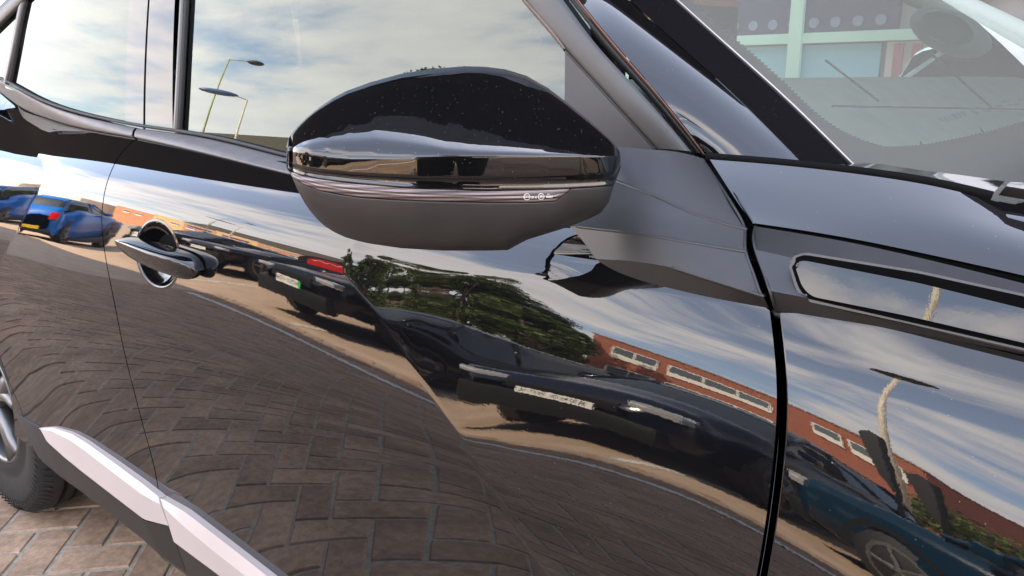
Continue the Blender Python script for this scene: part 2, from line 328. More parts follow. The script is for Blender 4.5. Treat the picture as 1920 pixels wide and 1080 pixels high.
# belt lower edge
beltL = smooth_curve(xz([(0, 173), (31, 196), (76, 218), (138, 237), (199, 249), (252, 258), (306, 270), (400, 292), (545, 327), (700, 362), (900, 407)]), 60)
belt_z = lambda x: np.interp(x, beltL[:, 0], beltL[:, 1])-.001
zend = belt_z(beltL[-1, 0])
xs_top = np.linspace(cutA[-1, 0]+.002, 2.0, 60)
fx1 = cutB_l[-1, 0]
# front door: top edge follows belt, then goes under the mirror mount down to the fender crease line
mount_bot = smooth_curve(xz([(960, 474), (1040, 480), (1083, 503), (1139, 530), (1222, 549), (1333, 568), (1443, 583)]), 40)
topF = np.vstack([np.stack([np.linspace(cutA[-1, 0]+.003, 1.72, 40), belt_z(np.linspace(cutA[-1, 0]+.003, 1.72, 40))], 1), [[1.85, 1.066], [1.95, 1.055], [2.05, 1.04], [2.12, 1.02]], [[cutB_l[-1, 0], cutB_l[-1, 1]]]])
topF = np.vstack([topF[:-1], topF[-1]]);
ZBOT = .34
sub = lambda c: np.vstack([[np.interp(ZBOT, c[:, 1], c[:, 0]), ZBOT], c[c[:, 1] > ZBOT+.004]])
LF = sub(cutA_ext)+np.array([.0016, 0]); RF = sub(cutB_l)
LF[-1, 1] = topF[0, 1]; topF[0, 0] = LF[-1, 0]; topF[-1] = RF[-1]
# handle recess
HB = hit(295, 477); hc = np.array([HB[0], HB[2]])
e1 = xz([(262, 512), (332, 540), (252, 425), (330, 470)]); HA, HBz = .068, .051
hole_f = lambda x, z: ((x-hc[0])/HA)**2+((z-hc[1])/HBz)**2 < 1.04
fd = panel('front_door', LF, RF, topF, np.array([[LF[0, 0], ZBOT], [RF[0, 0], ZBOT]]), car, PAINT, res=.0032, hole=hole_f)
# rear door
arch_r = []
WC = np.array([-.02, .345])   # rear wheel centre
RDfront = sub(cutA_ext)-np.array([.0016, 0]); 
rear_l = [[.47, .34], [.43, .39], [.408, .42], [.37, .45], [.342, .472], [.318, .51], [.29, .56], [.25, .62], [.20, .68], [.12, .76], [.0, .86], [-.12, .95], [-.22, 1.02], [-.26, belt_z(-.26)]]
rl = np.array(rear_l)
tr = np.stack([np.linspace(-.26, cutA[-1, 0]-.003, 50), belt_z(np.linspace(-.26, cutA[-1, 0]-.003, 50))], 1)
RDfront[-1] = tr[-1]; tr[0] = rl[-1]
rd = panel('rear_door', rl, RDfront, tr, np.array([rl[0], RDfront[0]]), car, PAINT, res=.0042)
# rear quarter behind the door, with the wheel-arch opening
ang = np.linspace(math.radians(2), math.radians(178), 60)
archc = np.stack([WC[0]+.445*np.cos(ang), WC[1]+.43*np.sin(ang)], 1)
qk = lambda x, z: (((x+.06)/.413)**2+((z-.36)/.413)**2 < 1)
ql = np.array([[-.86, .30], [-.87, .7], [-.84, 1.1]]); qr = rl+np.array([-.004, 0]); qt = np.array([[-.84, 1.1], qr[-1]]); qb = np.array([[-.86, .30], qr[0]])
rq = panel('rear_quarter', ql, qr, qt, qb, car, PAINT, res=.006, hole=qk, hemsides='r')
# front fender
zf = lambda x: np.interp(x, CTP[:, 0], CTP[:, 1])
LFe = sub(cutB_r); xr = np.linspace(LFe[-1, 0], 3.3, 30); ct_r = np.stack([xr, np.where(xr < 2.357, np.interp(xr, [LFe[-1, 0], 2.25, 2.357], [LFe[-1, 1], 1.0035, 1.006]), 1.006-.12*(xr-2.357))], 1)
fq = lambda x, z: (((x-2.68)/.40)**2+((z-.345)/.40)**2 < 1)
fen = panel('front_fender', LFe, np.array([[3.3, ZBOT], ct_r[-1]]), ct_r, np.array([[LFe[0, 0], ZBOT], [3.3, ZBOT]]), car, PAINT, res=.0035, hole=fq)
# dark structure behind the shut lines
gx = np.linspace(-.88, 3.3, 200); gz = np.linspace(.37, 1.06, 60); GXX, GZZ = np.meshgrid(gx, gz, indexing='ij')
kb = ~((((GXX[:-1, :-1]+GXX[1:, 1:])/2 > 2.0) & ((GZZ[:-1, :-1]+GZZ[1:, 1:])/2 > .965)) | qk((GXX[:-1, :-1]+GXX[1:, 1:])/2, (GZZ[:-1, :-1]+GZZ[1:, 1:])/2) | fq((GXX[:-1, :-1]+GXX[1:, 1:])/2, (GZZ[:-1, :-1]+GZZ[1:, 1:])/2))
grid_mesh('inner_body', np.stack([GXX, S(GXX, GZZ)+.020, GZZ], -1), DARK, car, True, None, kb)

# handle recess bowl
def bowl():
    nr, na = 26, 72; P = np.zeros((nr, na+1, 3))
    for i, rho in enumerate(np.r_[np.linspace(1.10, .98, 5), np.linspace(.95, 0.0, nr-5)]):
        for k in range(na+1):
            a = 2*math.pi*k/na; x = hc[0]+HA*rho*math.cos(a); z = hc[1]+HBz*rho*math.sin(a)
            y = float(S(x, z))
            dep = -.0007*(1 if rho < 1.06 else .3) if rho > 1.0 else .024*(1-min(rho, 1)**2.6)**.75-.0007*max(0, (rho-.93)/.07)
            P[i, k] = (x, y+dep, z)
    o = grid_mesh('handle_recess', P, PAINT, fd, True); return o
bowl()
# pull bar: D-shaped section swept along a spine
def pull_bar():
    n = 40; P = []
    for i in range(n):
        t = i/(n-1); out = .007+.018*math.sin(math.pi*min(1, max(0, t*.94+.04)))**.6
        u, v = 217+(373-217)*t, 452+(509-452)*t+5*math.sin(math.pi*t)
        c = hit(u, v, S, out); end = (1-abs(2*t-1)**(3.2 if t < .5 else 5))**.6 if 0 < t < 1 else 0
        w = max(end, .05); h = (.0165+.003*t)*w; th = .013*w+.001; inn = max(th*.8, out*.9)
        sec = [(-inn, .92*h), (-inn*.3, .99*h), (th*.62, .88*h), (th*.92, .76*h), (th*1.0, .62*h), (th*1.0, .46*h), (th*.92, -.3*h), (th*.62, -.95*h), (-th*.2, -1.05*h), (-inn*.8, -.8*h)]
        P.append([[c[0], c[1]-s_[0], c[2]+s_[1]] for s_ in sec])
    P = np.array(P); P = np.concatenate([P, P[:, :1]], 1)
    o = grid_mesh('door_handle', P, PAINT, fd, True)
    m_ = o.modifiers.new('s', 'SUBSURF'); m_.levels = 1; m_.render_levels = 2
pull_bar()

# side cladding: satin silver blade over dark plastic, rear door and front door
def flat_panel(name, px, mat, parent, off, thick=.02, bev=.002, extra=None):
    """polygon traced on the flank, stood off by `off`, with real thickness"""
    P = hits(px, S, off) if not callable(off) else np.array([hit(u, v, S, off(i)) for i, (u, v) in enumerate(px)])
    bm = bmesh.new(); f = [bm.verts.new(p) for p in P]; g = [bm.verts.new(p+np.array([0, thick, 0])) for p in P]
    n = len(P); bm.faces.new(f); bm.faces.new(g[::-1])
    for i in range(n): bm.faces.new((f[i], f[(i+1) % n], g[(i+1) % n], g[i]))
    return bm_obj(name, bm, mat, parent, angle=40)
def strip(name, rows, mat, parent, n=40, close_depth=.015, smooth_rows=False):
    """rows of (u,v,off) lists, each resampled: a faceted ribbon along the flank"""
    R = []
    for row in rows:
        P = np.array([hit(u, v, S, o) for u, v, o in row]); R.append(resample(P, n))
    A = np.array(R)
    # duplicate rows for crisp facets
    V, F = [], []
    m = len(R)
    for k in range(m-1):
        b = len(V)
        V += list(A[k])+list(A[k+1])
        F += [(b+j, b+j+1, b+n+j+1, b+n+j) for j in range(n-1)]
    # closing edges inward
    loop = list(A[0])+[A[k][-1] for k in range(1, m-1)]+list(A[-1][::-1])+[A[k][0] for k in range(m-2, 0, -1)]
    b = len(V); q = len(loop)
    V += loop+[p+np.array([0, close_depth, 0]) for p in loop]
    F += [(b+j, b+(j+1) % q, b+q+(j+1) % q, b+q+j) for j in range(q)]
    o = mesh_obj(name, V, F, mat, parent, True); return o
# silver blades: top edge, ridge, lower edge
strip('silver_blade', [[(73, 803, .006), (98, 802, .007), (133, 813, .008), (160, 829, .009), (213, 867, .010), (267, 907, .011), (297, 931, .011)],
                       [(73, 803.5, .008), (96, 808, .012), (130, 825, .015), (156, 843, .017), (208, 883, .019), (262, 925, .020), (300, 946, .020)],
                       [(76, 806, .009), (88, 828, .014), (120, 857, .017), (152, 883, .018), (205, 924, .020), (270, 974, .021), (316, 986, .021)]], SILVER, rd)
strip('silver_blade', [[(301, 934, .011), (347, 960, .011), (400, 1001, .011), (450, 1040, .011), (520, 1095, .011), (700, 1240, .011)],
                       [(305, 950, .019), (348, 990, .021), (400, 1033, .021), (450, 1072, .021), (520, 1128, .021), (700, 1272, .021)],
                       [(326, 1016, .021), (362, 1043, .022), (400, 1071, .022), (450, 1110, .022), (520, 1165, .022), (700, 1310, .022)]], SILVER, fd)
strip('sill_cladding', [[(27, 776, .002), (45, 786, .004), (72, 803, .006), (88, 828, .009), (120, 857, .011), (152, 883, .012), (205, 924, .013), (268, 974, .014)],
                        [(44, 806, .006), (52, 822, .008), (73, 858, .006), (111, 889, .004), (153, 920, .002), (200, 956, .0), (267, 1009, -.002), (301, 1040, -.004)],
                        [(44, 808, -.02), (54, 826, -.03), (75, 862, -.05), (112, 893, -.07), (154, 923, -.08), (201, 959, -.09), (268, 1012, -.1), (303, 1044, -.1)]], CLAD, rd)
strip('sill_cladding', [[(269, 976, .019), (318, 988, .020)], [(300, 1040, .004), (348, 1072, .004)], [(302, 1046, -.08), (350, 1078, -.08)]], M('dark_endcap', (.008, .008, .007), .5), rd, n=6)
strip('sill_cladding', [[(324, 1012, .014), (362, 1042, .016), (400, 1070, .016), (450, 1109, .016), (520, 1164, .016), (700, 1309, .016)],
                        [(346, 1072, .003), (385, 1105, .002), (430, 1140, .0), (480, 1180, .0), (560, 1240, .0), (760, 1400, .0)],
                        [(348, 1078, -.08), (388, 1110, -.08), (432, 1145, -.08), (482, 1186, -.08), (562, 1246, -.08), (762, 1406, -.08)]], CLAD, fd)

# belt mouldings
def belt(name, lower, upper, parent, x0=None):
    lo = smooth_curve(hits(lower, S, .004), 90); up = smooth_curve(hits(upper, G, .002), 90)
    prof = [(0, -.010), (.02, -.001), (.12, .003), (.5, .0045), (.85, .003), (.97, -.001), (1.0, -.012)]
    P = np.zeros((90, len(prof), 3))
    for k, (t, o) in enumerate(prof): P[:, k] = lo*(1-t)+up*t+np.array([0, -o, o*.4])
    return grid_mesh(name, P, BELT, parent, True)
belt('belt_moulding', [(-60, 128), (-30, 150), (0, 172), (31, 196), (76, 217.5), (138, 236.5), (199, 248.5), (250, 257.5)], [(-60, 105), (-30, 128), (0, 150), (18, 159.5), (61, 183), (122, 207.5), (183, 223.5), (256, 239)], rd)
belt('belt_moulding', [(254, 258.5), (306, 270), (400, 292), (545, 327), (700, 362), (860, 400)], [(260, 240), (336, 249.5), (400, 261), (537, 295), (700, 333), (860, 372)], fd)
# rubber seal above
def ribbon(name, px, w, mat, parent, f=G, off=0., n=90, th=.003, dirw=(0, 0, 1), bulge=True):
    """raised strip of width w (m) following traced points on a surface"""
    c = smooth_curve(hits(px, f, off), n); t = np.gradient(c, axis=0); t /= np.linalg.norm(t, axis=1)[:, None]
    nn = np.array([0, -math.cos(.28), math.sin(.28)]); s = np.cross(t, nn); s /= np.linalg.norm(s, axis=1)[:, None]
    prof = [(-.5, -.004), (-.5, 0), (-.42, th*.8), (0, th), (.42, th*.8), (.5, 0), (.5, -.004)] if bulge else [(-.5, -.004), (-.48, th), (.48, th), (.5, -.004)]
    P = np.stack([c+s*(a*w)+nn*h for a, h in prof], 1)
    return grid_mesh(name, P, mat, parent, True)
ribbon('window_seal', [(0, 146), (20, 156), (61, 179), (122, 203.5), (183, 219.5), (262, 235), (336, 245.5)], .006, RUBBER, rd, off=.003)
ribbon('window_seal', [(330, 245), (400, 257), (537, 291), (700, 329), (860, 368)], .007, RUBBER, fd, off=.003)

# side windows: sheets on the glass surface
def gnorm(x, z):
    h = z-1.085; n = np.stack([.035/1.2*0+0*x, -np.ones_like(x), TUM+.32*h+0*x], -1); return n/np.linalg.norm(n, axis=-1, keepdims=True)
def pane(name, poly, mat, parent, off, res=30, thick=.004):
    """4-corner pane (bl, br, tr, tl px) on G"""
    c = hits(poly, G, off)
    s = np.linspace(0, 1, res)[:, None, None]; q = np.linspace(0, 1, res)[None, :, None]
    Q = (1-s)*(1-q)*c[0]+s*(1-q)*c[1]+s*q*c[2]+(1-s)*q*c[3]
    Y = G(Q[..., 0], Q[..., 2])-off; Q[..., 1] = Y
    return grid_mesh(name, Q, mat, parent, True, gnorm(Q[..., 0], Q[..., 2]))
pane('window_glass', [(336, 262), (1150, 445), (1085, -230), (352, -260)], GLASS_F, fd, -.004, 60)
pane('window_glass', [(10, 165), (280, 250), (292, -150), (50, -150)], GLASS_R, rd, -.003, 40)
pane('quarter_glass', [(-120, 60), (14, 160), (44, -60), (-60, -60)], GLASS_R, rd, -.003)
pane('pillar_cover', [(235, 240), (268.5, 246), (291, -150), (256, -150)], GLOSSB, rd, 0.0005)
pane('pillar_cover', [(272.5, 246), (324, 257), (338, -150), (294, -150)], GLOSSB, fd, 0.0005)
boxp = pane('pillar_liner', [(262, 250), (280, 253), (300, -150), (284, -150)], DARK, rd, -.002)
# window divider bars
ribbon('window_frame', [(329, 252), (332, 200), (337, 100), (342, 0), (346, -110)], .0115, MATTE_SM, fd, off=.002, th=.003)
ribbon('window_seal', [(336, 250), (339, 200), (344, 100), (349.5, 0), (354, -110)], .0035, RUBBER, fd, off=.002, th=.0035)
ribbon('window_frame', [(10, 155), (22, 100), (34, 40), (42, 0), (56, -80)], .022, MATTE_SM, rd, off=.003, th=.003)
ribbon('window_seal', [(18, 158), (29, 100), (40, 40), (48.5, 0), (62, -80)], .004, RUBBER, rd, off=.002, th=.0035)
ribbon('window_frame', [(-30, 60), (0, 30), (22, 8), (60, -30)], .045, MATTE, rd, off=.004, th=.004)

# front window frame, corner triangle, A-pillar
def quadstrip(name, a_px, b_px, mat, parent, fa=G, offa=0, fb=G, offb=0, n=60, bul=.0, rows=8, depth=.012):
    A = smooth_curve(hits(a_px, fa, offa) if fa is not None else np.array(a_px), n); B = smooth_curve(hits(b_px, fb, offb) if fb is not None else np.array(b_px), n)
    nn = np.array([.1, -.85, .5]); nn /= np.linalg.norm(nn)
    ts = np.r_[0, np.linspace(0, 1, rows), 1]; P = np.stack([A*(1-t)+B*t+nn*(bul*4*t*(1-t)) for t in ts], 1)
    P[:, 0] -= nn*depth; P[:, -1] -= nn*depth
    return grid_mesh(name, P, mat, parent, True)
quadstrip('window_frame', [(700, -420), (800, -270), (900, -120), (983, 0), (1058, 89), (1140, 180), (1231, 279)], [(765, -420), (868, -270), (968, -120), (1056, 0), (1122, 88), (1196, 168), (1296, 284)], MATTE_SM, fd, offa=.004, offb=.006, bul=.0015)
quadstrip('window_seal', [(885, -135), (978, 0), (1053, 90), (1056, 94)], [(890, -135), (985, 0), (1058, 88), (1060, 91)], M('pale_seal', (.12, .09, .075), .4), fd, offa=.002, offb=.0045, bul=.001, n=30)
quadstrip('window_seal', [(772, -424), (875, -272), (975, -122), (1064, 0), (1132, 86), (1206, 168), (1306, 287)], [(790, -424), (890, -272), (990, -122), (1078, 0), (1156, 96), (1228, 178), (1316, 289)], RUBBER, car, offa=-.006, offb=-.004, bul=.002)
quadstrip('pillar_trim', [(993, -122), (1080, 0), (1159, 98), (1231, 180), (1318, 289)], [(1000, -122), (1085, 0), (1165, 98), (1236, 180), (1322, 290)], M('warm_pillar_trim', (.16, .08, .055), .3, metal=.4), car, offa=.003, offb=.005, bul=.001)
# corner triangle (sail panel)
tri = hits([(1058, 93), (1228, 279), (1120, 330), (1056, 330)], G, .0035)
bm = bmesh.new(); tv = [bm.verts.new(p) for p in tri]; tb = [bm.verts.new(p+np.array([0, .012, 0])) for p in tri]; bm.faces.new(tv)
for i in range(4): bm.faces.new((tv[i], tv[(i+1) % 4], tb[(i+1) % 4], tb[i]))
bmesh.ops.bevel(bm, geom=[e for e in bm.edges if all(v in tv for v in e.verts)], offset=.0015, segments=2, affect='EDGES')
bm_obj('sail_panel', bm, MATTE, fd, angle=40)
# painted A-pillar between frame and windscreen
L1 = [(800, -430), (905, -270), (1004, -122), (1087, 0), (1167, 98), (1238, 180), (1328, 293)]
L2p = [(815, -430), (930, -270), (1060, -122), (1178, 0), (1289, 100), (1381, 184), (1503, 306)]
L1P = smooth_curve(hits(L1, G, .004), 70); L2P = smooth_curve(np.array([on_w(u, v, -.001) for u, v in L2p]), 70)
rows = 26; P = np.zeros((70, rows, 3)); NN = np.zeros_like(P)
tt = np.gradient(L1P*.5+L2P*.5, axis=0); tt /= np.linalg.norm(tt, axis=1)[:, None]
for i in range(70):
    ch = L2P[i]-L1P[i]; nrm = np.cross(ch, tt[i]); nrm = nrm/np.linalg.norm(nrm); nrm = nrm if nrm[1] < 0 else -nrm
    for k in range(rows):
        t = k/(rows-1); bul = .0065*(1-(2*t-1)**2); P[i, k] = L1P[i]*(1-t)+L2P[i]*t+nrm*bul
grid_mesh('front_pillar', P, PAINT, car, True)

# fender top, wing garnish
def rowpatch(name, rows, mat, parent, n=70, m=28, crisp=False, close=.012, nrm_in=(0, .7, -.7)):
    """rows of (u,v,y): 3D points, splined both ways (or crisp facets between rows)"""
    R = np.array([smooth_curve(np.array([aty(u, v, y) for u, v, y in row]), n) for row in rows])
    if crisp:
        V, F = [], []
        for k in range(len(R)-1):
            b = len(V); q = 5
            for t in np.linspace(0, 1, q): V += list(R[k]*(1-t)+R[k+1]*t)
            for s_ in range(q-1): F += [(b+s_*n+j, b+s_*n+j+1, b+(s_+1)*n+j+1, b+(s_+1)*n+j) for j in range(n-1)]
        o = mesh_obj(name, V, F, mat, parent, True)
    else:
        d = np.r_[0, np.cumsum(np.linalg.norm(np.diff(R, axis=0), axis=2).mean(1))]
        Q = nspl(d, R, np.linspace(0, d[-1], m)); o = grid_mesh(name, Q.transpose(1, 0, 2), mat, parent, True)
    return o, R
ftop, FR = rowpatch('fender_shoulder', [[(1411, 418, .042), (1500, 431, .042), (1600, 448, .042), (1760, 481, .042), (1930, 519, .042), (2100, 560, .04)],
                                   [(1396, 398, .0515), (1500, 410, .0515), (1600, 424, .0515), (1760, 452, .0518), (1925, 486, .052), (2100, 528, .051)],
                                   [(1356, 338, .079), (1495, 352, .079), (1610, 366, .079), (1755, 388, .080), (1890, 418, .081), (2060, 455, .082)],
                                   [(1331, 299, .100), (1500, 313.5, .100), (1620, 328, .100), (1760, 351, .1015), (1858, 375, .103), (1990, 410, .105)]], PAINT, car, n=120, m=50)
# dark seams: below (over garnish) and above (under the cowl trim)
def seam(name, px, y, w, mat, parent, n=50):
    P = smooth_curve(np.array([aty(u, v, y+.006) for u, v in px]), n); bm = bmesh.new(); tube(bm, P, w, 6); return bm_obj(name, bm, mat, parent, smooth=True)
seam('panel_seam', [(1408, 423), (1500, 438), (1600, 455), (1760, 489), (1930, 527), (2080, 565)], .046, .0035, DARK, car)
gar, GR = rowpatch('wing_garnish', [[(1414, 424, .036), (1500, 438, .036), (1600, 456, .036), (1760, 492, .036), (1940, 537, .035), (2080, 575, .034)],
                              [(1416, 468, -.004), (1500, 487, -.004), (1600, 512, -.004), (1760, 553, -.004), (1940, 602, -.005), (2080, 640, -.006)],
                              [(1442, 545, -.031), (1520, 560, -.031), (1600, 577, -.0315), (1760, 612, -.033), (1940, 656, -.0355), (2080, 692, -.038)],
                              [(1455, 584, -.0205), (1520, 594, -.0225), (1600, 608, -.024), (1760, 638, -.027), (1940, 680, -.0305), (2080, 716, -.034)]], MATTE, car, crisp=True)
seam('panel_seam', [(1447, 588), (1520, 597), (1600, 610), (1760, 640), (1940, 683), (2080, 719)], -.022, .0035, RUBBER, car)
# gloss insert
def poly3(name, pts, mat, parent, thick=.004, bev=.0012, outdir=(0, -.9, .4)):
    od = np.array(outdir, float); od /= np.linalg.norm(od); P = [np.array(p) for p in pts]
    bm = bmesh.new(); f = [bm.verts.new(p) for p in P]; g = [bm.verts.new(p-od*thick) for p in P]; n = len(P)
    bm.faces.new(f); bm.faces.new(g[::-1])
    for i in range(n): bm.faces.new((f[i], f[(i+1) % n], g[(i+1) % n], g[i]))
    if bev: bmesh.ops.bevel(bm, geom=[e for e in bm.edges if all(v in f for v in e.verts)], offset=bev, segments=3, affect='EDGES')
    return bm_obj(name, bm, mat, parent, angle=35)
def roundpts(px, r=8, n=5):
    out_ = []
    px = [np.array(p, float) for p in px]
    for i in range(len(px)):
        a, b, c = px[i-1], px[i], px[(i+1) % len(px)]; d1 = (a-b); d2 = (c-b); k1 = min(r, np.linalg.norm(d1)*.45); k2 = min(r, np.linalg.norm(d2)*.45)
        p = b+d1/np.linalg.norm(d1)*k1; q = b+d2/np.linalg.norm(d2)*k2
        for t in np.linspace(0, 1, n): out_.append(p*(1-t)**2+b*2*t*(1-t)+q*t*t)
    return out_
# insert plane: y from top to bottom, small tilt so it looks outward and a little up
def ins_plane(base, tilt=math.tan(math.radians(17))):
    p0 = aty(1600, 545, base)
    def f(u, v):
        d = ray(u, v); # plane: (y-p0y) = tilt*(z-p0z) - .10*(x-p0x)
        n = np.array([.10, 1, -tilt]); t = ((p0-CAM)@n)/(d@n); return CAM+d*t
    return f
g1 = ins_plane(-.0315); g3 = ins_plane(-.0345, math.tan(math.radians(20)))
outer = roundpts([(1481, 489), (1505, 477), (1720, 512), (2080, 591), (2080, 688), (1920, 652), (1700, 602), (1512, 559), (1497, 540)], 12)
rim_ = roundpts([(1476, 488), (1502, 472), (1720, 507), (2080, 586), (2080, 694), (1920, 657), (1700, 606), (1508, 564), (1492, 543)], 12)
poly3('badge_rim', [ins_plane(-.0300)(u, v) for u, v in rim_], MATTE_SM, gar, .010, .0014)
inner = roundpts([(1489, 494), (1506, 488), (1720, 530), (2080, 618), (2080, 678), (1920, 643), (1700, 592), (1522, 556), (1504, 538)], 12)
poly3('badge_surround', [ins_plane(-.0318)(u, v) for u, v in outer], M('badge_black', (.002, .002, .002), .7, spec=.03), gar, .010, .0025)
poly3('badge_insert', [g3(u, v)-0*fw for u, v in inner], GLOSSB, gar, .006, .002, (.1, -.95, .3))

# cowl trim and bonnet corner
cow, CR = rowpatch('cowl_trim', [[(1562, 317, .115), (1600, 323, .117), (1700, 337, .119), (1800, 352, .122), (1860, 364, .124)],
                            [(1570, 312, .150), (1608, 314, .152), (1700, 326, .155), (1800, 340, .160), (1872, 352, .163)],
                            [(1582, 309, .185), (1622, 306, .188), (1700, 315, .192), (1800, 328, .198), (1884, 340, .203)]], GLOSSB, car, n=50, m=12)
seam('panel_seam', [(1325, 294), (1400, 300), (1500, 309), (1620, 323), (1760, 345), (1860, 368)], .102, .0045, DARK, car)
bon, BR = rowpatch('bonnet', [[(1872, 377, .105), (1890, 410, .086), (1912, 462, .066), (1945, 525, .044)],
                         [(1905, 384, .105), (1940, 420, .087), (1965, 470, .068), (1985, 532, .045)],
                         [(2000, 402, .106), (2040, 440, .088), (2080, 492, .069), (2110, 560, .046)]], PAINT, car, n=40, m=20)
rowpatch('bonnet', [[(1872, 366, .17), (1885, 350, .21), (1896, 340, .26)], [(1920, 374, .18), (1930, 358, .22), (1935, 345, .27)], [(2000, 388, .19), (2000, 372, .23), (2000, 360, .28)]], GLOSSB, car, n=20, m=12)
def ctz(x): return np.interp(x, ct_r[:, 0], ct_r[:, 1])
for nm, xa, xb2, ya, yb_3 in (('fender_shoulder', 2.425, 3.3, None, .22), ('bonnet', 2.36, 3.42, .225, 1.62)):      # the nose, beyond the frame
    bx = np.linspace(xa, xb2, 40); P = np.zeros((40, 24, 3))
    for i_, x in enumerate(bx):
        if ya is None:
            y0, z0 = float(S(x, ctz(x))), float(ctz(x)); z1 = 1.075-.11*(x-2.36)-.10*max(0, x-3.1)**1.5
            for k in range(24): t_ = k/23; P[i_, k] = (x, y0+(yb_3-y0)*t_, z0+(z1-z0)*math.sin(t_*math.pi/2)**.8)
        else:
            for k, y in enumerate(np.linspace(ya, yb_3, 24)): P[i_, k] = (x, y, 1.078-.11*(x-2.36)-.35*max(0, x-3.15)**1.5+.02*(1-((y-.92)/.7)**2))
    grid_mesh(nm, P, PAINT, car, True)
boxo('front_bumper', PAINT, car, 3.25, 3.48, .02, 1.82, .30, .72, .07); boxo('grille', BLK2, car, 3.30, 3.47, .35, 1.49, .55, .84, .04); boxo('headlight', CHROME, car, 3.22, 3.42, .03, .33, .74, .88, .04); boxo('headlight', CHROME, car, 3.22, 3.42, 1.51, 1.81, .74, .88, .04)
boxo('far_fender', PAINT, car, 2.2, 3.3, 1.62, 1.85, .35, 1.0, .04)

# mirror mount (arm and base)
rowpatch('mirror_mount', [[(1085, 300, .085), (1161, 276, .085), (1195, 278, .088), (1233, 281, .092), (1270, 285, .10), (1318, 297, .108)],
                    [(1075, 350, .065), (1153, 339, .055), (1190, 353, .040), (1235, 372, .031), (1295, 400, .024), (1396, 431, .019)],
                    [(940, 455, .05), (1083, 425, .020), (1125, 430, .006), (1190, 438, -.006), (1278, 453, -.009), (1398, 474, -.008)],
                    [(945, 462, .05), (1040, 466, .024), (1095, 482, .006), (1165, 488, -.012), (1261, 502, -.021), (1428, 556, -.031)],
                    [(950, 471, .06), (1050, 476, .045), (1078, 495, .015), (1139, 528, -.003), (1235, 550, -.012), (1439, 579, -.020)]], MATTE, car, n=60, crisp=True)
# soft highlight beads on the two creases
for px, yy in (([(1083, 425), (1125, 430), (1190, 438), (1278, 453), (1400, 473)], (.020, .006, -.006, -.009, -.008)), ([(1153, 339), (1190, 353), (1235, 372), (1295, 400), (1400, 431)], (.055, .040, .031, .024, .019)), ([(1261, 502), (1340, 527), (1433, 556)], (-.021, -.026, -.031))):
    Pp = smooth_curve(np.array([aty(u, v, y+.0012) for (u, v), y in zip(px, yy)]), 40); bm = bmesh.new(); tube(bm, Pp, .0018, 8); bm_obj('mount_crease', bm, MATTE, car, smooth=True)
# rounded edge beside the front gap
def lip(px, ys, r, mat, name='mount_edge'):
    Pp = smooth_curve(np.array([aty(u, v, y) for (u, v), y in zip(px, ys)]), 40); bm = bmesh.new(); tube(bm, Pp, r, 8); return bm_obj(name, bm, mat, car, smooth=True)
lip([(1318, 299), (1349, 346), (1379, 393), (1396, 429), (1398, 471), (1411, 509), (1427, 553), (1439, 577)], [.109, .075, .040, .021, -.006, -.018, -.030, -.019], .0013, MATTE)
lip([(1337, 303), (1364, 345), (1398, 395), (1413, 420)], [.099, .079, .051, .042], .0008, PAINT, 'panel_edge')
lip([(1416, 425), (1416, 468), (1430, 508), (1443, 545), (1455, 583)], [.037, -.003, -.016, -.030, -.020], .0012, MATTE, 'garnish_edge')
# black void behind the door/fender gap
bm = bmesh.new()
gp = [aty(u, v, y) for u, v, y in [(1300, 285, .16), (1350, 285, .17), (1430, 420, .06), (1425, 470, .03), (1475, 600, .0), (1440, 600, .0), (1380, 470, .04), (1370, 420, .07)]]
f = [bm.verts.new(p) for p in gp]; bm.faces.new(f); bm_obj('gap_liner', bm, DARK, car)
# body inner shelf under the garnish / shoulder so no light leaks
boxo('inner_wing', DARK, car, 2.10, 3.2, .03, .16, .5, 1.02)

# ---------------------------------------------------------------- door mirror
mir = empty('wing_mirror', (0, 0, 0), parent=car)
Eo = np.array([1.80, -.20]); Fo = np.array([1.965, .05]); td = (Fo-Eo)/np.linalg.norm(Fo-Eo); md = np.array([td[1], -td[0]])
def mpt(u, v, dep):
    n3 = np.array([md[0], md[1], 0]); p0 = np.array([Eo[0], Eo[1], 1.1])+n3*dep; d = ray(u, v); return CAM+d*(((p0-CAM)@n3)/(d@n3))
TOP = np.array([(537, 275), (541, 259), (549, 247), (559, 236), (576, 219), (598, 201), (622, 185), (648, 171), (695, 154), (753, 138), (812, 129), (870, 124), (909, 125), (948, 130), (987, 142), (1026, 164), (1064, 193), (1103, 224), (1142, 259), (1160, 280), (1164, 287)], float)
CRS = np.array([(537, 282), (560, 287), (600, 294), (660, 299), (750, 299), (840, 295), (940, 293), (1100, 293), (1164, 293)], float)
B1 = np.array([(537, 312), (545, 321), (565, 328.5), (598, 335), (640, 340.5), (676, 344.5), (735, 349.5), (792, 354), (909, 357), (1000, 356), (1064, 354), (1110, 351.5), (1150, 348), (1159, 328), (1164, 312)], float)
I2 = np.array([(537, 313), (549, 334), (570, 346), (598, 357), (640, 365), (676, 370), (735, 374), (792, 376.5), (909, 379.5), (1000, 379.5), (1040, 377.5), (1062, 362), (1070, 354.5)], float)
BOT = np.array([(537, 314), (545, 326), (551, 340), (557, 354), (563, 366), (572, 382), (582, 396), (594, 410), (609, 424), (628, 436), (648, 445), (672, 452), (695, 457), (753, 465.5), (831, 470), (909, 470), (952, 469), (987, 450), (1064, 426), (1103, 411), (1127, 399), (1142, 379), (1150, 350), (1159, 329), (1164, 313)], float)
cv = lambda C, u: np.interp(u, C[:, 0], C[:, 1])
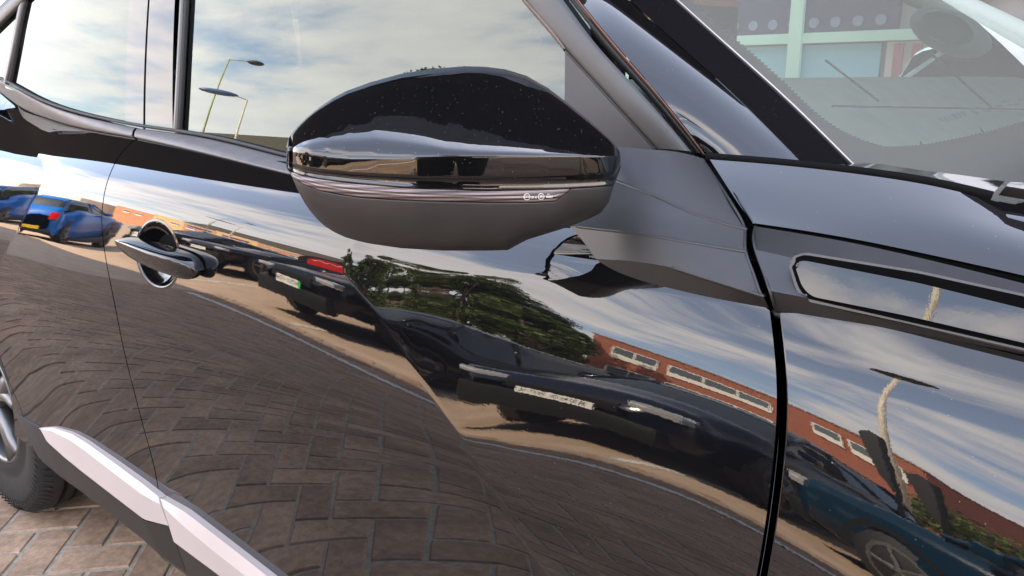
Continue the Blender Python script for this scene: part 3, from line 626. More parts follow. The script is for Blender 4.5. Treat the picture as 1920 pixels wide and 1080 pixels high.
def prof0(u):   # depth at the crease across the mirror
    return np.interp(u, [537, 539, 543, 550, 562, 580, 610, 650, 700, 780, 860, 940, 1020, 1090, 1130, 1150, 1160, 1164], [0, .012, .021, .031, .041, .051, .0625, .0735, .084, .097, .1065, .1135, .118, .1195, .117, .112, .104, .094])
def prof0s(u):
    g = np.linspace(537, 1164, 628); y = prof0(g)
    ks = 31; k = np.hanning(ks); k /= k.sum(); yp = np.pad(y, (ks//2, ks//2), mode='reflect', reflect_type='odd'); return np.interp(u, g, np.convolve(yp, k, 'valid'))
us = np.r_[537.2, 538.2, 540, np.linspace(542, 600, 30)[:-1], np.linspace(600, 1120, 150)[:-1], np.linspace(1120, 1163.6, 34)]
DCR = prof0s(us); DCR[:4] = [.004, .012, .018, .024]
def scale_m(u, v, dep): return np.linalg.norm(mpt(u, v, dep)-mpt(u, v-1, dep))      # metres per pixel upward
def up_profile(i, u):
    """depth rows from crease (t=0) to top silhouette (t=1) by integrating the surface tilt"""
    t0, c0 = cv(TOP, u), cv(CRS, u); nrow = 60; ts = np.linspace(0, 1, nrow)**1.0
    H = (c0-t0)*scale_m(u, c0, DCR[i]); tb = np.interp(u, [537, 560, 600, 700, 800, 840, 900, 1000, 1164], [.22, .24, .30, .27, .15, .09, .055, .035, .03])
    e = np.interp(ts, [0, tb*.3, tb*.9, tb*1.06, tb+.12, .8, .92, 1], [5, 20, 40, 54, 58, 63, 71, 83])
    e = np.radians(e); dep = [DCR[i]]
    for k in range(1, nrow): dep.append(dep[-1]-math.tan((e[k]+e[k-1])/2)*H/(nrow-1))
    dep = np.array(dep); lim = -.055*np.interp(u, [537, 600, 800, 1164], [.1, .5, 1, 1])
    if dep[-1] < lim: dep = DCR[i]+(dep-DCR[i])*(DCR[i]-lim)/(DCR[i]-dep[-1])
    return [(c0+(t0-c0)*ts[k], dep[k]) for k in range(nrow)]
def lo_depth(i, u, v):
    c0, b1 = cv(CRS, u), cv(B1, u); s = scale_m(u, c0, DCR[i]); h = (v-c0)*s
    return DCR[i]-h*math.tan(math.radians(5))-.5*h*h*6
def mesh_rows(fun, name, mat, cols=us):
    P = np.array([[mpt(u, v, d) for v, d in fun(i, u)] for i, u in enumerate(cols)]); o = grid_mesh(name, P, mat, mir, True); return o, P
def cap_fun(i, u):
    up = up_profile(i, u)[::-1]; c0, b1 = cv(CRS, u), cv(B1, u); vs = np.linspace(c0, b1, 22)[1:]
    low = []
    for v in vs:
        q = (v-c0)/max(b1-c0, 1e-6); d = lo_depth(i, u, v)
        d -= .0035*sm((q-.60)/.12)-.0015*sm((q-.80)/.2)        # shallow step above the indicator
        low.append((v, d))
    low.append((b1+.2, low[-1][1]-.004))
    return up+low
cap, CP = mesh_rows(cap_fun, 'mirror_cap', PAINT_D)
uI = us[(us > 541) & (us < 1069)]; iI = np.where((us > 541) & (us < 1069))[0]
def ind_fun(j, u):
    i = iI[j]; a, b = cv(B1, u)+.6, cv(I2, u)-.5; r = []
    for q in np.linspace(0, 1, 15):
        v = a+(b-a)*q; d = lo_depth(i, u, v)-.0025+.003*math.sin(math.pi*q)**.6+.0006*math.sin(q*math.pi*7)
        r.append((v, d))
    return [(a-.3, r[0][1]-.004)]+r+[(b+.3, r[-1][1]-.004)]
# indicator lens: smoky ribbed plastic
LENS = M('indicator_lens', (.17, .13, .125), .22, ior=1.6, metal=.25); N_, L_, b_ = nodes(LENS)
tcn = N_.new('ShaderNodeTexCoord'); wv = N_.new('ShaderNodeTexWave'); wv.wave_type = 'BANDS'; wv.bands_direction = 'Z'; wv.inputs['Scale'].default_value = 75; wv.inputs['Distortion'].default_value = 0; L_.new(tcn.outputs['Object'], wv.inputs[0])
cr = N_.new('ShaderNodeValToRGB'); cr.color_ramp.elements[0].color = (.05, .04, .04, 1); cr.color_ramp.elements[1].color = (.24, .19, .18, 1); L_.new(wv.outputs[0], cr.inputs[0]); L_.new(cr.outputs[0], b_.inputs['Base Color'])
mesh_rows(ind_fun, 'indicator_lens', LENS, uI)
def low_fun(i, u):
    a = cv(I2, u)+.6 if u < 1069 else cv(B1, u)+.5
    b = cv(BOT, u); a = min(a, b-.05); d0 = lo_depth(i, u, a)-.002; s = scale_m(u, a, d0); H = (b-a)*s; ts = np.linspace(0, 1, 30)
    e = np.radians(np.interp(ts, [0, .3, .6, .8, .93, 1], [7, 16, 30, 45, 62, 78])); dep = [d0]
    for k in range(1, 30): dep.append(dep[-1]-math.tan((e[k]+e[k-1])/2)*H/29)
    r = [(a+(b-a)*ts[k], dep[k]) for k in range(30)]
    return [(a-.3, d0-.004)]+r
low, LP = mesh_rows(low_fun, 'lower_housing', MATTE)
# back shell and mirror glass (facing rearwards)
ot = np.array([CP[i, 0] for i in range(len(us))]); ob = np.array([LP[i, -1] for i in range(len(us))])
loop = np.vstack([ot, ob[::-1]]); bk = np.array([-md[0], -md[1], 0])
cen = loop.mean(0); R1 = loop+bk*.030+(cen-loop)*.04; R2 = loop+bk*.040+(cen-loop)*.10; n_ = len(loop)
V = list(loop)+list(R1)+list(R2); F = [(a*n_+j, a*n_+(j+1) % n_, (a+1)*n_+(j+1) % n_, (a+1)*n_+j) for a in range(2) for j in range(n_)]
mesh_obj('rear_housing', V, F, MATTE, mir, True)
V = list(R2+bk*-.004); mesh_obj('mirror_glass', V, [list(range(n_))], CHROME, mir)
# approval marks printed on the indicator
MARK = M('white_print', (.75, .74, .72), .5)
def mk_ring(cu, cv_, r, w=.8, n=24):
    i = int(np.argmin(abs(us-cu))); P = []
    for k in range(n+1):
        a = 2*math.pi*k/n
        P.append([mpt(cu+math.cos(a)*rr, cv_+math.sin(a)*rr, lo_depth(i, cu, cv_)+.0016) for rr in (r-w, r)])
    grid_mesh('approval_mark', np.array(P), MARK, mir, False)
def mk_text(txt, cu, cv_, h, sx=1.0, name='approval_mark'):
    cu_ = bpy.data.curves.new(name, 'FONT'); cu_.body = txt; cu_.size = 1; cu_.align_x = 'CENTER'; cu_.align_y = 'CENTER'
    o = bpy.data.objects.new(name, cu_); COL.objects.link(o); bpy.context.view_layer.update()
    me = bpy.data.meshes.new_from_object(o.evaluated_get(bpy.context.evaluated_depsgraph_get())); COL.objects.unlink(o); bpy.data.objects.remove(o)
    i = int(np.argmin(abs(us-cu)))
    for v in me.vertices:
        p = mpt(cu+v.co.x*h*sx, cv_-v.co.y*h, lo_depth(i, cu, cv_)+.0017); v.co = p
    me.materials.append(MARK); q = bpy.data.objects.new(name, me); COL.objects.link(q); q.parent = mir
mk_ring(988, 369, 6.2, .8); mk_text('CCC', 988, 369, 5.2, .85); mk_text('01 E', 1001.5, 370.3, 6, .95); mk_ring(1014.5, 368.5, 5.9, .8); mk_text('E8', 1014.5, 368.5, 6.4, .85); mk_text('00087', 1030.5, 369.2, 6, .85)
mk_text('\u2192' if False else '-', 1028, 363.4, 9, 2.2)

# ---------------------------------------------------------------- windscreen, interior
def wpatch(name, px_rows, mat, parent, n=30, m=14, off=0):
    R = np.array([smooth_curve(np.array([on_w(u, v, off) for u, v in row]), n) for row in px_rows]); d = np.r_[0, np.cumsum(np.linalg.norm(np.diff(R, axis=0), axis=2).mean(1))]
    Q = nspl(d, R, np.linspace(0, d[-1], m)); return grid_mesh(name, Q.transpose(1, 0, 2), mat, parent, True)
DUSTY = paint('dusty_black_trim', (.006, .006, .007), 1.42, .000008, dust=.12); 
wpatch('windscreen_moulding', [[(817, -430), (932, -270), (1062, -122), (1181, 0), (1291, 100), (1383, 184), (1506, 308)], [(850, -430), (968, -270), (1102, -122), (1225, 3), (1335, 98), (1430, 182), (1550, 308)], [(880, -430), (1003, -270), (1140, -122), (1269, 0), (1378, 98), (1471, 182), (1599, 309)]], DUSTY, car, n=60, m=12, off=-.001)
ws = []
ys = np.linspace(.18, 1.62, 60); ks = np.linspace(0, 1, 50)
P = np.zeros((60, 50, 3))
for i, y in enumerate(ys):
    for k, q in enumerate(ks):
        # lower edge rises to the pillar; leave the near pillar strip free
        z = 1.045+q*.51; x = xb_(y)-(z-1.05)/.6; 
        P[i, k] = (x, y, z)
def yedge(z): return np.interp(z, Wz, Wy)
Wl = np.array([on_w(u, v) for u, v in [(880, -430), (1003, -270), (1140, -122), (1269, 0), (1378, 98), (1471, 182), (1599, 309)]])[::-1]
Wz, Wy = Wl[:, 2], Wl[:, 1]; sl = (Wy[-1]-Wy[0])/(Wz[-1]-Wz[0])
for k, q in enumerate(ks):
    z = 1.045+q*.51; y0 = np.interp(z, Wz, Wy) if z < Wz[-1] else Wy[-1]+sl*(z-Wz[-1]); y1 = 1.84-y0+.0
    for i in range(60):
        y = y0+(y1-y0)*i/59; P[i, k] = (xb_(y)-(z-1.05)/.6, y, z)
wsg = grid_mesh('windscreen', P, GLASS_W, car, True)
# bright glass edge line
bm = bmesh.new(); tube(bm, smooth_curve(np.array([on_w(u, v, -.002) for u, v in [(1140, -122), (1270, 0), (1379, 98), (1472, 182), (1600, 308)]]), 50), .0009, 6); bm_obj('glass_edge', bm, M('glass_edge', (.45, .42, .38), .2), wsg, smooth=True)
# frit border with comb-toothed inner edge, painted on the inside of the glass
FRIT = M('frit', (.012, .011, .010), .6)
o_px = smooth_curve([(1140, -122), (1269, 0), (1378, 98), (1471, 182), (1599, 309)], 150); i_px = smooth_curve([(1175, -122), (1296, 0), (1379, 76), (1430, 120), (1485, 171), (1531, 215), (1596, 255), (1633, 269), (1662, 277)], 150)
V, F = [], []
for k in range(150):
    tooth = np.array([0, 0]) if k % 2 else np.array([4.5, -2.0])
    V.append(on_w(*o_px[k], .004)); V.append(on_w(*(i_px[k]+tooth), .004))
F = [(2*k, 2*k+1, 2*k+3, 2*k+2) for k in range(149)]
b = len(V); lowe = [(1662, 277), (1720, 274), (1790, 262), (1860, 246), (1930, 226), (2100, 190)]; loo = [(1599, 309), (1700, 316), (1790, 330), (1860, 344), (1930, 356), (2100, 380)]
lp = smooth_curve(lowe, 120); lq = smooth_curve(loo, 120)
for k in range(120):
    V.append(on_w(*lq[k], .004)); V.append(on_w(*(lp[k]+np.array([0, -3.5 if k % 2 else 0])), .004))
F += [(b+2*k, b+2*k+1, b+2*k+3, b+2*k+2) for k in range(119)]
mesh_obj('frit_band', V, F, FRIT, wsg)
# stamped marks on the glass corner
INK = M('grey_glass_print', (.22, .20, .19), .6)
def wq(u0, v0, u1, v1, name='glass_mark'):
    # slanted bar, quad in windscreen plane
    P4 = [on_w(u0, v0, .0035), on_w(u1, v0-(u1-u0)*.28, .0035), on_w(u1+9, v1-(u1-u0)*.28, .0035), on_w(u0+9, v1, .0035)]
    return P4
V, F = [], []
for u0, w_ in ((1767, 4), (1773, 2), (1777, 2), (1782, 8), (1792, 5), (1799, 7)):
    b = len(V); V += wq(u0, 219-(u0-1767)*.28, u0+w_, 228-(u0-1767)*.28); F.append((b, b+1, b+2, b+3))
for u0, v0, w_, h_ in ((1759, 223, 4, 5), (1813, 204, 7, 5), (1821, 210, 8, 5), (1832, 193, 5, 3), (1834, 202, 6, 8), (1843, 207, 8, 3), (1862, 200, 14, 3), (1873, 191, 12, 2), (1885, 197, 8, 2), (1897, 196, 9, 2), (1905, 187, 6, 2)):
    b = len(V); V += wq(u0, v0, u0+w_, v0+h_); F.append((b, b+1, b+2, b+3))
mesh_obj('glass_mark', V, F, INK, wsg)
# dashboard
DASH = add_noise(M('dash_plastic', (.34, .345, .29), .6), 30, .1, .05, 900)
def dashz(x, y): return np.minimum(1.165, 1.035+.6*(xb_(y)-x)-.055)-.012*((y-.92)/.7)**2+.012*np.exp(-((y-.45)/.12)**2-((x-1.72)/.1)**2)
P = np.array([[[x, y, float(dashz(np.array(x), np.array(y)))] for y in np.linspace(.19, 1.65, 60)] for x in np.linspace(2.33, 1.52, 50)])
P[..., 0] = np.minimum(P[..., 0], xb_(P[..., 1])-.02)
grid_mesh('dashboard', P, DASH, car, True)
bm = bmesh.new(); box(bm, 1.42, 1.54, .19, 1.65, .75, 1.13, .03); bm_obj('dashboard', bm, DASH, car, angle=40)
V, F = [], []       # seam lines / defroster slot and dash tray
for a, b_, w_ in (((1548, 113), (1648, 190), .0016), ((1745, 100), (1860, 203), .0018)):
    p, q = on_w(*a, .054), on_w(*b_, .054); bm = bmesh.new(); tube(bm, [p, (p+q)/2, q], w_, 6); bm_obj('dash_seam', bm, RUBBER, car)
bm = bmesh.new(); tube(bm, smooth_curve(np.array([on_w(u, v, .05) for u, v in [(1560, 199), (1740, 202), (1860, 204), (2000, 208)]]), 20), .0012, 6); bm_obj('dash_seam', bm, RUBBER, car)
bm = bmesh.new(); tube(bm, smooth_curve(np.array([on_w(u, v, .03) for u, v in [(1600, 300), (1680, 287), (1760, 285), (1850, 294), (1940, 308)]]), 30), .006, 10); bm_obj('wiper_arm', bm, add_noise(M('cowl_grey', (.06, .055, .05), .5), 40, .2), car, smooth=True)
for a, b_ in (((1726, 266), (1737, 292)), ((1838, 240), (1868, 285))):
    bm = bmesh.new(); tube(bm, [on_w(*a, .02), on_w(*b_, .02)], .0011, 6); bm_obj('wiper_linkage', bm, RUBBER, car)
# far door: sill, pillar with tweeter grille, glass rails
INT = add_noise(M('interior_grey', (.50, .56, .50), .7), 20, .08)
INTD = add_noise(M('interior_dark', (.03, .03, .032), .7), 20, .1)
boxo('far_door', PAINT, car, -.7, 2.2, 1.76, 1.86, .35, 1.075, .02)
boxo('far_glass', GLASS_R, car, -.7, .93, 1.735, 1.74, 1.06, 1.57); boxo('far_glass', GLASS_R, car, 1.05, 1.42, 1.735, 1.74, 1.06, 1.57)
boxo('far_pillar', INTD, car, .93, 1.05, 1.64, 1.72, 1.07, 1.58, .01)
bm = bmesh.new(); tube(bm, smooth_curve([(2.45, 1.68, 1.08), (2.12, 1.63, 1.27), (1.70, 1.56, 1.47), (1.45, 1.49, 1.57)], 20), [.036]*20, 12); bm_obj('far_pillar', bm, M('pillar_grey', (.30, .34, .30), .7), car, smooth=True)
bm = bmesh.new()   # tweeter pod on the pillar foot
r = bmesh.ops.create_uvsphere(bm, u_segments=32, v_segments=16, radius=1)
tp = aty(1782, 62, 1.42)
pod = bm_obj('tweeter_pod', bm, INT, car, smooth=True)
Wn = Vector((.25, -.95, .15)).normalized(); X_ = Vector((.80, .25, -.42)); X_ = (X_-Wn*X_.dot(Wn)).normalized(); Y_ = Wn.cross(X_)
PS = .72
pod.matrix_world = Matrix(((X_.x*.092, Y_.x*.045, Wn.x*.028, tp[0]), (X_.y*.092, Y_.y*.045, Wn.y*.028, tp[1]), (X_.z*.092, Y_.z*.045, Wn.z*.028, tp[2]), (0, 0, 0, 1)))
GR_ = M('grille', (.10, .10, .09), .6); N_, L_, b_ = nodes(GR_); tcn = N_.new('ShaderNodeTexCoord'); vo = N_.new('ShaderNodeTexVoronoi'); vo.inputs['Scale'].default_value = 16; vo.inputs['Randomness'].default_value = 0; L_.new(tcn.outputs['Object'], vo.inputs[0])
crn = N_.new('ShaderNodeValToRGB'); crn.color_ramp.elements[0].position = .25; crn.color_ramp.elements[0].color = (.02, .02, .02, 1); crn.color_ramp.elements[1].position = .4; crn.color_ramp.elements[1].color = (.22, .24, .21, 1); L_.new(vo.outputs['Distance'], crn.inputs[0]); L_.new(crn.outputs[0], b_.inputs['Base Color'])
bm = bmesh.new(); bmesh.ops.create_circle(bm, cap_ends=True, segments=32, radius=1); gr = bm_obj('tweeter_grille', bm, GR_, car)
gp_ = Vector(tp)+Wn*.0290-X_*.012
gr.matrix_world = Matrix(((X_.x*.058, Y_.x*.030, Wn.x*.02, gp_[0]), (X_.y*.058, Y_.y*.030, Wn.y*.02, gp_[1]), (X_.z*.058, Y_.z*.030, Wn.z*.02, gp_[2]), (0, 0, 0, 1)))
# roof, headlining, seats, steering wheel, floor
P = np.array([[[x, y, 1.555+.045*math.cos((y-.92)/1.05*1.3)-.035*((x-.45)/1.2)**2] for y in np.linspace(.215, 1.625, 24)] for x in np.linspace(-.8, 1.60, 30)]); grid_mesh('roof', P, PAINT, car, True)
P2 = P.copy()[:, 2:-2]; P2[..., 2] -= .04; grid_mesh('headlining', P2, INT, car, True)
for x0, y0 in ((.72, .30), (.72, 1.0), (-.2, .30), (-.2, 1.0)):
    st = empty('seat', (x0, y0, 0), parent=car)
    boxo('seat_cushion', INTD, st, 0, .52, 0, .52, .5, .66, .05); b_ = boxo('seat_back', INTD, st, -.16, 0, 0, .52, .6, 1.2, .05); boxo('headrest', INTD, st, -.17, -.06, .13, .39, 1.2, 1.38, .04)
bm = bmesh.new(); tube(bm, [(1.50+.19*math.sin(.45)*math.sin(a)*1, .56+.185*math.cos(a), 1.03+.19*math.cos(.45)*math.sin(a)) for a in np.linspace(0, 2*math.pi, 33)], .014, 8, cap=False); bm_obj('steering_wheel', bm, INTD, car, smooth=True)
boxo('floor_pan', DARK, car, -.6, 2.4, .40, 1.50, .31, .42)
boxo('firewall', DARK, car, 2.15, 2.3, .16, 1.68, .3, .98)
boxo('rear_glass', GLASS_R, car, -.74, -.73, .2, 1.64, 1.1, 1.58); boxo('far_quarter', PAINT, car, -.85, -.6, 1.70, 1.80, 1.05, 1.58)
boxo('pillar_core', DARK, car, .90, 1.16, .21, .27, 1.06, 1.56)
boxo('tailgate', PAINT, car, -.90, -.82, .06, 1.78, .3, 1.15, .02)

# ---------------------------------------------------------------- wheels
def wheel(name, cx, y0, side=1, parent=car, detail=True, R=.352, wd=.225):
    w = empty(name, (cx, y0, R-.004), parent=parent)
    n = 120 if detail else 40; rt = R
    prof = [(.010, .228), (.006, .244), (.012, .256), (.008, .268), (.003, .288), (.001, .315), (.010, .334), (.026, .346), (.045, .350)]
    prof = [(a_, .352-(.352-r_)*1.27) for a_, r_ in prof]
    grooves = [(.062, 1), (.098, 1), (.134, 1), (.170, 1)] if detail else []
    y = .045; pr = list(prof)
    for g, _ in grooves: pr += [(g-.0075, rt), (g-.006, rt-.014), (g+.006, rt-.014), (g+.0075, rt)]
    pr += [(wd-.045, .350), (wd-.02, .335), (wd, .30), (wd, .245)]
    ang = np.linspace(0, 2*math.pi, n+1)
    P = np.array([[[r_*math.cos(a), yy*side, r_*math.sin(a)] for yy, r_ in pr] for a in ang])
    o = grid_mesh('tyre', P, TYRE, w, True); o.data.set_sharp_from_angle(angle=math.radians(38))
    if detail:
        V, F = [], []      # shoulder sipes and sidewall ribs as raised blocks
        for k in range(96):
            a = 2*math.pi*k/96
            for (ya, ra, yb_2, rb_, th) in ((.004, .331, .030, .3505, .006), (.0022, .300, .0012, .3185, .004)):
                b = len(V)
                for da in (-th/ra/2, th/ra/2):
                    for yy, rr, o_ in ((ya, ra, 0), (yb_2, rb_, 0), (yb_2-.0015, rb_+.0018, 0), (ya-.0022, ra+.0006, 0)):
                        V.append(((rr)*math.cos(a+da), (yy)*side, rr*math.sin(a+da)))
                F += [(b, b+1, b+2, b+3), (b+4, b+7, b+6, b+5), (b+3, b+2, b+6, b+7), (b, b+3, b+7, b+4), (b+1, b+5, b+6, b+2)]
        s = mesh_obj('tread_ribs', V, F, TYRE, w); s['kind'] = 'stuff'
    rimp = [(.014, .199), (.008, .197), (.008, .190), (.016, .186), (.05, .184), (.09, .188), (wd-.02, .225), (wd, .246)]
    P = np.array([[[r_*math.cos(a), yy*side, r_*math.sin(a)] for yy, r_ in rimp] for a in np.linspace(0, 2*math.pi, 65)]); rm = grid_mesh('rim', P, ALLOY, w, True)
    for k in range(5):
        a = 2*math.pi*k/5+.3
        for s in (-1, 1):
            bm = bmesh.new(); a2 = a+s*.20; pts = [(.05*math.cos(a), .030*side, .05*math.sin(a)), (.14*math.cos(a+s*.08), .022*side, .14*math.sin(a+s*.08)), (.190*math.cos(a2), .016*side, .190*math.sin(a2))]
            tube(bm, pts, [.024, .018, .014], 6); bm_obj('spoke', bm, ALLOY, w, smooth=True)
    bm = bmesh.new(); tube(bm, [(0, .02*side, 0), (0, .06*side, 0)], .055, 20); bm_obj('hub', bm, ALLOY, w)
    bm = bmesh.new(); tube(bm, [(0, .075*side, 0), (0, .10*side, 0)], .17, 32); bm_obj('brake_disc', bm, M('disc', (.2, .19, .18), .35, metal=.8), w, smooth=False)
    return w
wheel('wheel', .045, .004)
wheel('wheel', 2.68, -.01)
wheel('wheel', -.02, 1.84, -1, detail=False); wheel('wheel', 2.68, 1.84, -1, detail=False)
# wheel-arch liners
for cx in (-.02, 2.68):
    P = np.array([[[cx+(.0 if cx > 1 else -.02)+.44*math.cos(a), yy, .345+.41*math.sin(a)] for yy in (.0, .3)] for a in np.linspace(-.2, math.pi+.2, 40)]); grid_mesh('arch_liner', P, CLAD, car, True)
P = np.array([[[WC[0]+rr*math.cos(a), float(S(WC[0]+min(rr, .47)*math.cos(a), WC[1]+rr*math.sin(a)))-.006, WC[1]+rr*.97*math.sin(a)] for rr in (.40, .445, .455)] for a in np.linspace(-.1, math.pi+.1, 60)])

# ================================================================= GROUND
cell = .102; ca = math.pi/4; A0, B0 = .278, -.157
def brick_list(xr, yr):
    out_ = []
    c, s = math.cos(ca), math.sin(ca)
    corners = [((x+y)*c, (-x+y)*c) for x in xr for y in yr]
    i0 = math.floor((min(a for a, b in corners)-A0)/cell)-1; i1 = math.ceil((max(a for a, b in corners)-A0)/cell)+1
    j0 = math.floor((min(b for a, b in corners)-B0)/cell)-1; j1 = math.ceil((max(b for a, b in corners)-B0)/cell)+1
    for i in range(i0, i1):
        for j in range(j0, j1):
            k = (i-j+2) % 4
            if k == 0: ca_, cb_, h = A0+(i+1)*cell, B0+(j+.5)*cell, 0
            elif k == 3: ca_, cb_, h = A0+(i+.5)*cell, B0+(j+1)*cell, 1
            else: continue
            x, y = (ca_-cb_)*c, (ca_+cb_)*c
            if xr[0] <= x <= xr[1] and yr[0] <= y <= yr[1]: out_.append((x, y, h))
    return out_
PAV = M('paver', (.30, .2, .155), .85, spec=.3); N_, L_, b_ = nodes(PAV)
oi = N_.new('ShaderNodeObjectInfo'); geo = N_.new('ShaderNodeNewGeometry'); tcn = N_.new('ShaderNodeTexCoord')
vor = N_.new('ShaderNodeTexVoronoi'); vor.inputs['Scale'].default_value = 55; L_.new(geo.outputs['Position'], vor.inputs[0])
nz = N_.new('ShaderNodeTexNoise'); nz.inputs['Scale'].default_value = 38; nz.inputs['Detail'].default_value = 8; nz.inputs['Roughness'].default_value = .7; L_.new(geo.outputs['Position'], nz.inputs[0])
big = N_.new('ShaderNodeTexNoise'); big.inputs['Scale'].default_value = 4.5; big.inputs['Detail'].default_value = 3; L_.new(geo.outputs['Position'], big.inputs[0])
cr1 = N_.new('ShaderNodeValToRGB'); e_ = cr1.color_ramp.elements; e_[0].position = .3; e_[0].color = (.18, .116, .074, 1); e_[1].position = .7; e_[1].color = (.38, .25, .162, 1); L_.new(nz.outputs[0], cr1.inputs[0])
cr2 = N_.new('ShaderNodeValToRGB'); e_ = cr2.color_ramp.elements; e_[0].position = .0; e_[0].color = (1, 1, 1, 1); e_[1].position = .22; e_[1].color = (0, 0, 0, 1); L_.new(vor.outputs['Distance'], cr2.inputs[0])
scl = N_.new('ShaderNodeSeparateColor'); L_.new(vor.outputs['Color'], scl.inputs[0])
gt = N_.new('ShaderNodeMath'); gt.operation = 'GREATER_THAN'; gt.inputs[1].default_value = .86; L_.new(scl.outputs[0], gt.inputs[0])
mm = N_.new('ShaderNodeMath'); mm.operation = 'MULTIPLY'; L_.new(gt.outputs[0], mm.inputs[0]); L_.new(cr2.outputs[0], mm.inputs[1])
mx1 = N_.new('ShaderNodeMix'); mx1.data_type = 'RGBA'; L_.new(mm.outputs[0], mx1.inputs[0]); L_.new(cr1.outputs[0], mx1.inputs[6]); mx1.inputs[7].default_value = (.45, .32, .19, 1)
hs = N_.new('ShaderNodeHueSaturation'); L_.new(mx1.outputs[2], hs.inputs['Color'])
mrb = N_.new('ShaderNodeMapRange'); mrb.inputs[1].default_value = .3; mrb.inputs[2].default_value = .7; mrb.inputs[3].default_value = .75; mrb.inputs[4].default_value = 1.3; L_.new(big.outputs[0], mrb.inputs[0])
mrr = N_.new('ShaderNodeMapRange'); mrr.inputs[3].default_value = .80; mrr.inputs[4].default_value = 1.22; L_.new(oi.outputs['Random'], mrr.inputs[0])
mvv = N_.new('ShaderNodeMath'); mvv.operation = 'MULTIPLY'; L_.new(mrb.outputs[0], mvv.inputs[0]); L_.new(mrr.outputs[0], mvv.inputs[1]); L_.new(mvv.outputs[0], hs.inputs['Value']); L_.new(hs.outputs[0], b_.inputs['Base Color'])
bpn = N_.new('ShaderNodeBump'); bpn.inputs['Strength'].default_value = .5; bpn.inputs['Distance'].default_value = .003; L_.new(nz.outputs[0], bpn.inputs['Height']); L_.new(bpn.outputs[0], b_.inputs['Normal'])
# ground sheet (jointing sand shows between the pavers)
SAND = add_noise(M('joint_sand', (.30, .26, .20), .95), 60, .25, .3, 400)
ASPH = add_noise(M('yard_surface', (.40, .29, .20), .9), 3, .15, .2, 60)
g = bmesh.new()
bm = bmesh.new(); vs = [bm.verts.new(p) for p in ((-300, -300, -.008), (300, -300, -.008), (300, 300, -.008), (-300, 300, -.008))]; bm.faces.new(vs); props(bm_obj('ground', bm, ASPH), kind='structure')
PX, PY = (-5.6, 4.6), (-4.3, 1.9)
bed = boxo('paving_bed', SAND, None, PX[0]-.1, PX[1]+.1, PY[0]-.1, PY[1]+.1, -.028, -.0042); props(bed, kind='structure')
def paver_mesh():
    bm = bmesh.new(); a, b = .0975, .0465
    for (x, y, z) in ((1, 1, 0),): pass
    lo_ = [bm.verts.new((sx*a, sy*b, -.022)) for sx, sy in ((-1, -1), (1, -1), (1, 1), (-1, 1))]
    md_ = [bm.verts.new((sx*a, sy*b, -.0045)) for sx, sy in ((-1, -1), (1, -1), (1, 1), (-1, 1))]
    hi_ = [bm.verts.new((sx*(a-.004), sy*(b-.004), 0)) for sx, sy in ((-1, -1), (1, -1), (1, 1), (-1, 1))]
    for A_, B_ in ((lo_, md_), (md_, hi_)):
        for i in range(4): bm.faces.new((A_[i], A_[(i+1) % 4], B_[(i+1) % 4], B_[i]))
    bm.faces.new(hi_); me = bpy.data.meshes.new('paver'); bm.to_mesh(me); bm.free(); me.materials.append(PAV); return me
pm = paver_mesh()
bl = brick_list(PX, PY)
def seen_rank(b):
    d = np.array([b[0], b[1], 0])-CAM; z = d@fw
    if z <= .1: return 50+b[0]*0+abs(b[1]+.8)+abs(b[0]-1.2)
    u = 960+FPX*(d@RV)/z; v = 540-FPX*(d@UV)/z
    direct = (-40 < u < 420 and v < 1130 and b[1] < .5)
    return (0 if direct else 10)+math.hypot(b[0]-1.0, (b[1]+.75)*1.5)
bl.sort(key=seen_rank)
paving = empty('paving', (0, 0, 0)); props(paving, kind='structure')
pave_dat = []
for k, (x, y, h) in enumerate(bl):
    ang_ = ca+(math.pi/2 if h else 0)+rng.normal(0, .006); dz = rng.normal(0, .0011)
    if k < 298:
        o = bpy.data.objects.new('paver', pm); COL.objects.link(o); o.parent = paving; o.location = (x, y, dz); o.rotation_euler = (rng.normal(0, .004), rng.normal(0, .004), ang_)
    else: pave_dat.append((x, y, dz, ang_))
base = np.array([v.co for v in pm.vertices]); fc = [list(p.vertices) for p in pm.polygons]
V, F = [], []
for x, y, dz, an in pave_dat:
    c, s = math.cos(an), math.sin(an); b = len(V)
    V += [(x+p[0]*c-p[1]*s, y+p[0]*s+p[1]*c, p[2]+dz) for p in base]; F += [[b+i for i in f_] for f_ in fc]
rest = mesh_obj('far_pavers', V, F, PAV, paving); rest['kind'] = 'stuff'
# kerb-side strip of sunlit concrete and painted lines
LINE = add_noise(M('line_paint', (.62, .60, .54), .8), 30, .2)
def sheet(name, mat, x0, x1, y0, y1, z, kind='structure', label=None, cat=None):
    bm = bmesh.new(); bm.faces.new([bm.verts.new(p) for p in ((x0, y0, z), (x1, y0, z), (x1, y1, z), (x0, y1, z))]); o = bm_obj(name, bm, mat); return props(o, label, cat, kind=kind)
sheet('bay_line', LINE, -5.4, 6, -3.80, -3.70, .0055)
for x in (-7.4, -4.3, -.95+.0, 5.0): sheet('bay_line', LINE, x-.05, x+.05, -9.4, -4.5, -.004)

